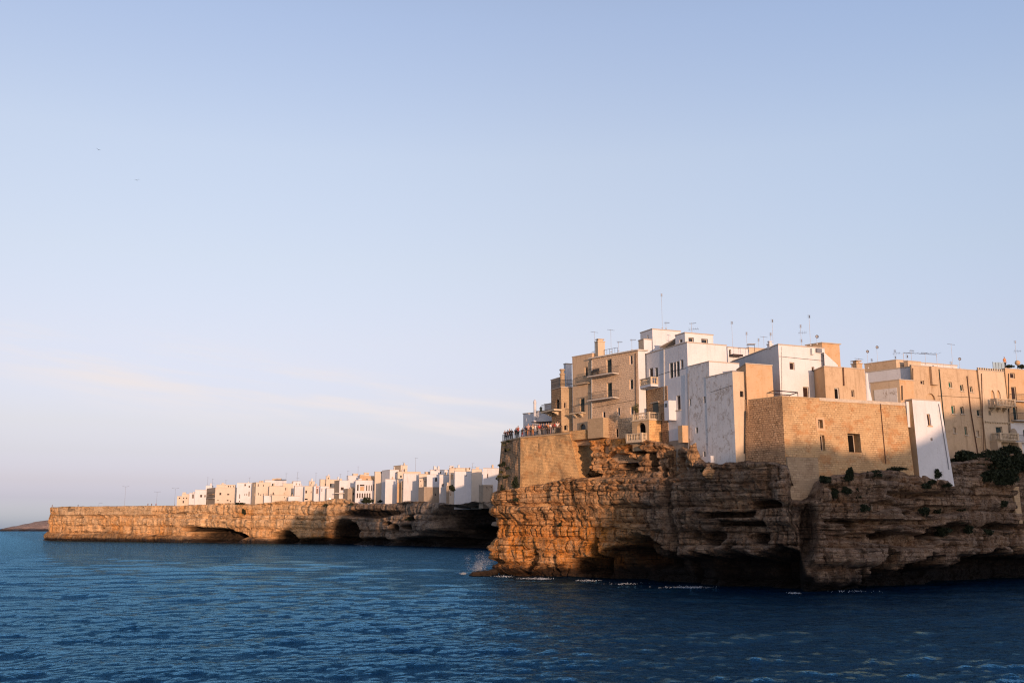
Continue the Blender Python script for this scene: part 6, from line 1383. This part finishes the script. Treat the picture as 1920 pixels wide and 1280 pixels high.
# column, distance behind the rail, pose, clothes ... along the terrace from left to right
A0, A1, A2 = Bi[0], Bi[1], Bi[2]
def on_terrace(px, back):
    if px < 976: d = unit((A1[0] - A0[0], A1[1] - A0[1])); base = A0
    else: d = unit((A2[0] - A1[0], A2[1] - A1[1])); base = A1
    q = on_line(px, 808, base, d); n = (-d[1], d[0])
    # step back from the rail along the line of sight
    k = q[0] / q[1]; return (q[0] + k * back, q[1] + back)
PEOPLE = [(947.5, .45, 1, 'black', 'navy', 'brown', 0, 'person in black leaning on the railing, first at the left end of the terrace', 1.0),
    (951.5, .8, 1, 'red', 'black', 'brown', 0, 'person with a dull red top leaning on the railing beside the leftmost one', 1.0),
    (955.8, .45, 0, 'brown', 'grey', 'dark', 0, 'person with dark hair, tallest in the leftmost group of four', 1.05),
    (959.5, .7, 2, 'black', 'brown', 'dark', 0, 'person in a black jacket at the right of the leftmost group of four', 0.98),
    (967, .5, 0, 'black', 'black', 'dark', 1, 'person all in black with long hair, left of the red shirt against the sky', 0.95),
    (971.5, .5, 3, 'red', 'black', 'dark', 0, 'person in a bright red shirt and black trousers standing against the sky', 1.1),
    (979.5, .9, 2, 'brown', 'red', 'dark', 0, 'person in brown half hidden behind the railing just left of the white wall', 0.85),
    (986, .6, 0, 'navy', 'navy', 'dark', 1, 'person in navy at the left of the group below the rounded white chimney', 1.0),
    (990.5, .5, 2, 'pink', 'orange', 'fair', 0, 'person in a pale pink top and orange trousers, broadest of the chimney group', 1.16),
    (995.5, .9, 0, 'grey', 'brown', 'brown', 1, 'person in grey between the pale pink top and the cream top', 1.05),
    (999, .55, 3, 'cream', 'orange', 'fair', 0, 'person in a cream shirt at the right of the chimney group', 1.1),
    (1008, .6, 1, 'navy', 'black', 'dark', 0, 'person in navy leaning on the railing left of the two red shirts under the awning', 0.95),
    (1011.8, .5, 0, 'red', 'white', 'brown', 1, 'person in a red top and white trousers under the left edge of the awning', 1.05),
    (1015.3, .9, 2, 'red', 'black', 'dark', 0, 'person in a red shirt and black trousers, second under the awning', 1.08),
    (1019.5, .5, 0, 'navy', 'grey', 'dark', 0, 'person in a navy jacket and grey trousers under the middle of the awning', 1.05),
    (1025, .6, 3, 'brown', 'brown', 'dark', 0, 'person all in brown left of the orange shirt under the awning', 1.05),
    (1029, .45, 2, 'orange', 'brown', 'brown', 1, 'person in an orange shirt under the right part of the awning', 1.05),
    (1033.3, .6, 0, 'white', 'pink', 'fair', 1, 'person in a white shirt with pink trousers right of the orange shirt', 1.02),
    (1037, .9, 2, 'red', 'white', 'brown', 0, 'person in a red shirt and white trousers at the right edge of the awning', 1.05),
    (1041.5, .5, 0, 'red', 'cream', 'brown', 0, 'person in a red shirt and cream trousers, third from the right on the terrace', 1.04),
    (1045.5, .6, 0, 'white', 'black', 'dark', 0, 'person in a white shirt and black trousers near the right end of the terrace', 1.1),
    (1049, .8, 2, 'black', 'black', 'dark', 1, 'person all in black, last at the right end of the terrace', 1.0)]
rp = random.Random(3)
for (px_, bk, pose, sh_, tr_, ha_, lg, lab, sc) in PEOPLE:
    q = on_terrace(px_, bk); person((q[0], q[1], BZ), rp.uniform(-0.7, 0.5), pose, sh_, tr_, ha_, lg, lab, sc * 1.0)
for (px_, py_, Y_, sh_, lab) in ((97.5, 951, 621, 'black', 'person in dark clothes at the tip of the far headland'), (277, 949, 549, 'brown', 'person standing on the wall edge of the far headland, left of a pair'), (284, 949, 547, 'black', 'person in black, middle of three on the far headland wall'), (292, 949, 543, 'red', 'person in red, rightmost of three on the far headland wall'), (146, 951, 590, 'navy', 'person in navy alone on the far headland wall'), (1885, 690, 149.2, 'orange', 'person in orange on the roof by the glass screen')):
    p = P(px_, py_, Y_); person((p[0], p[1], p[2]), 0.2, 0, sh_, 'black', 'dark', 0, lab, 1.0, 'people far off')

# ------------------------------------------------------------------ birds
def bird(px, py, Y, roll, label):
    p = P(px, py, Y); root = empty('bird', tuple(p), 0.6, label, 'bird', 'birds in the sky'); root.rotation_euler = (0.2, roll, 0.5); root.scale = (0.75, 0.75, 0.75)
    mb = MB(); prof = [(0, -0.26), (0.045, -0.2), (0.075, -0.05), (0.07, 0.08), (0.04, 0.17), (0.045, 0.21), (0.0, 0.27)]
    N = 8
    for i in range(len(prof) - 1):
        for k in range(N):
            a0, a1 = 2 * math.pi * k / N, 2 * math.pi * (k + 1) / N; r0, y0 = prof[i]; r1, y1 = prof[i + 1]
            mb.face([(r0 * math.cos(a0), -y0, r0 * math.sin(a0)), (r0 * math.cos(a1), -y0, r0 * math.sin(a1)), (r1 * math.cos(a1), -y1, r1 * math.sin(a1)), (r1 * math.cos(a0), -y1, r1 * math.sin(a0))], smooth=True)
    mb.face([(-0.03, 0.2, 0), (0.03, 0.2, 0), (0.08, 0.4, 0), (-0.08, 0.4, 0)])
    o = mb.build('body', M['iron'], root)
    for s in (-1, 1):
        mb = MB(); pts = [(0.05, -0.10, 0.03), (0.32, -0.16, 0.20), (0.68, -0.02, 0.12), (0.34, 0.02, 0.19), (0.05, 0.09, 0.03)]
        q = [(s * x, y, z) for x, y, z in pts]; mb.face(q if s > 0 else q[::-1]); q2 = [(x, y, z - 0.015) for x, y, z in q]; mb.face(q2[::-1] if s > 0 else q2); mb.build('wing', M['iron'], root)
bird(184, 281, 180, 0.3, 'upper left of two tiny dark birds in the sky'); bird(257, 338, 170, -0.2, 'lower right of two tiny dark birds in the left sky');

# ------------------------------------------------------------------ foam and spray
fm = NT('sea foam'); M['foam'] = fm.fin((0.36, 0.39, 0.43), 0.8, spec=0.2)
def foam(name, spots, label, seed):
    rng = np.random.RandomState(seed); mb = MB()
    for (px_, py_, wpx, wy, n, hz) in spots:
        for i in range(int(n * 0.5)):
            a = rng.normal(0, 0.42) * wpx; 
            rx, ry, rz = ray(px_ + a, py_ + rng.normal(0, 0.5)); t = -H / rz; x, y = float(rx * t), float(ry * t) + rng.normal(0, wy * 0.4)
            z = 0.12 + abs(rng.normal(0, 1)) * hz; r = rng.uniform(0.012, 0.045); 
            k = rng.randint(5, 8); an = np.sort(rng.uniform(0, 6.28, k)); q = [(x + r * 1.6 * math.cos(b), y + r * math.sin(b), z + rng.uniform(-0.05, 0.05)) for b in an]
            mb.face(q); mb.face([(x + r * math.cos(b), y, z + r * 0.5 * math.sin(b)) for b in an])
    o = build(mb, name, M['foam']); tag(o, label, 'foam', kind='stuff'); return o
foam('sea_foam', [(868, 1077, 7, 1.2, 420, 0.10), (1000, 1086, 40, 1.6, 420, 0.05), (1018, 1087, 14, 0.8, 260, 0.06), (1100, 1090, 26, 1.4, 240, 0.05), (1285, 1103, 50, 1.6, 460, 0.06), (1300, 1104, 20, 0.8, 200, 0.06), (1490, 1114, 16, 1.0, 160, 0.05), (945, 1082, 22, 1.4, 240, 0.05), (1180, 1096, 40, 2, 140, 0.03), (1600, 1110, 60, 2, 120, 0.03)], 'white foam along the foot of the near cliff', 1)
foam('sea_foam', [(688, 1024, 18, 5, 330, 0.22), (676, 1023, 8, 3, 160, 0.35), (78, 1013, 9, 6, 120, 0.3), (118, 1013.5, 9, 5, 90, 0.2), (195, 1013.5, 7, 5, 90, 0.25), (560, 1020, 6, 4, 60, 0.15), (620, 1021, 6, 4, 70, 0.15), (350, 1017, 8, 4, 60, 0.12)], 'white foam along the foot of the far cliff', 2)
rng = np.random.RandomState(9); mb = MB(); c_ = P(899, 1060, 160)
jets = [(rng.normal(0, 0.75), rng.uniform(0.7, 3.6), rng.uniform(0.12, 0.4)) for _ in range(26)]
for i in range(7000):
    jx, jh, jw = jets[rng.randint(len(jets))]; f = rng.uniform(0, 1) ** 0.8; h_ = f * jh
    x = c_[0] + jx * (0.8 + 0.35 * f) + 0.22 * h_ + rng.normal(0, 1) * jw * (0.5 + 0.7 * f); y = c_[1] + rng.normal(0, 0.6); z = h_ + rng.normal(0, 0.10)
    r = rng.uniform(0.008, 0.030); a = rng.normal(size=3); a /= np.linalg.norm(a); b = np.cross(a, rng.normal(size=3)); b /= np.linalg.norm(b); c = np.array([x, y, z])
    mb.face([tuple(c + a * r), tuple(c + b * r), tuple(c - a * r), tuple(c - b * r)])
o = build(mb, 'sea_spray', M['foam']); tag(o, 'spray thrown up at the tip of the near cliff', 'spray', kind='stuff')
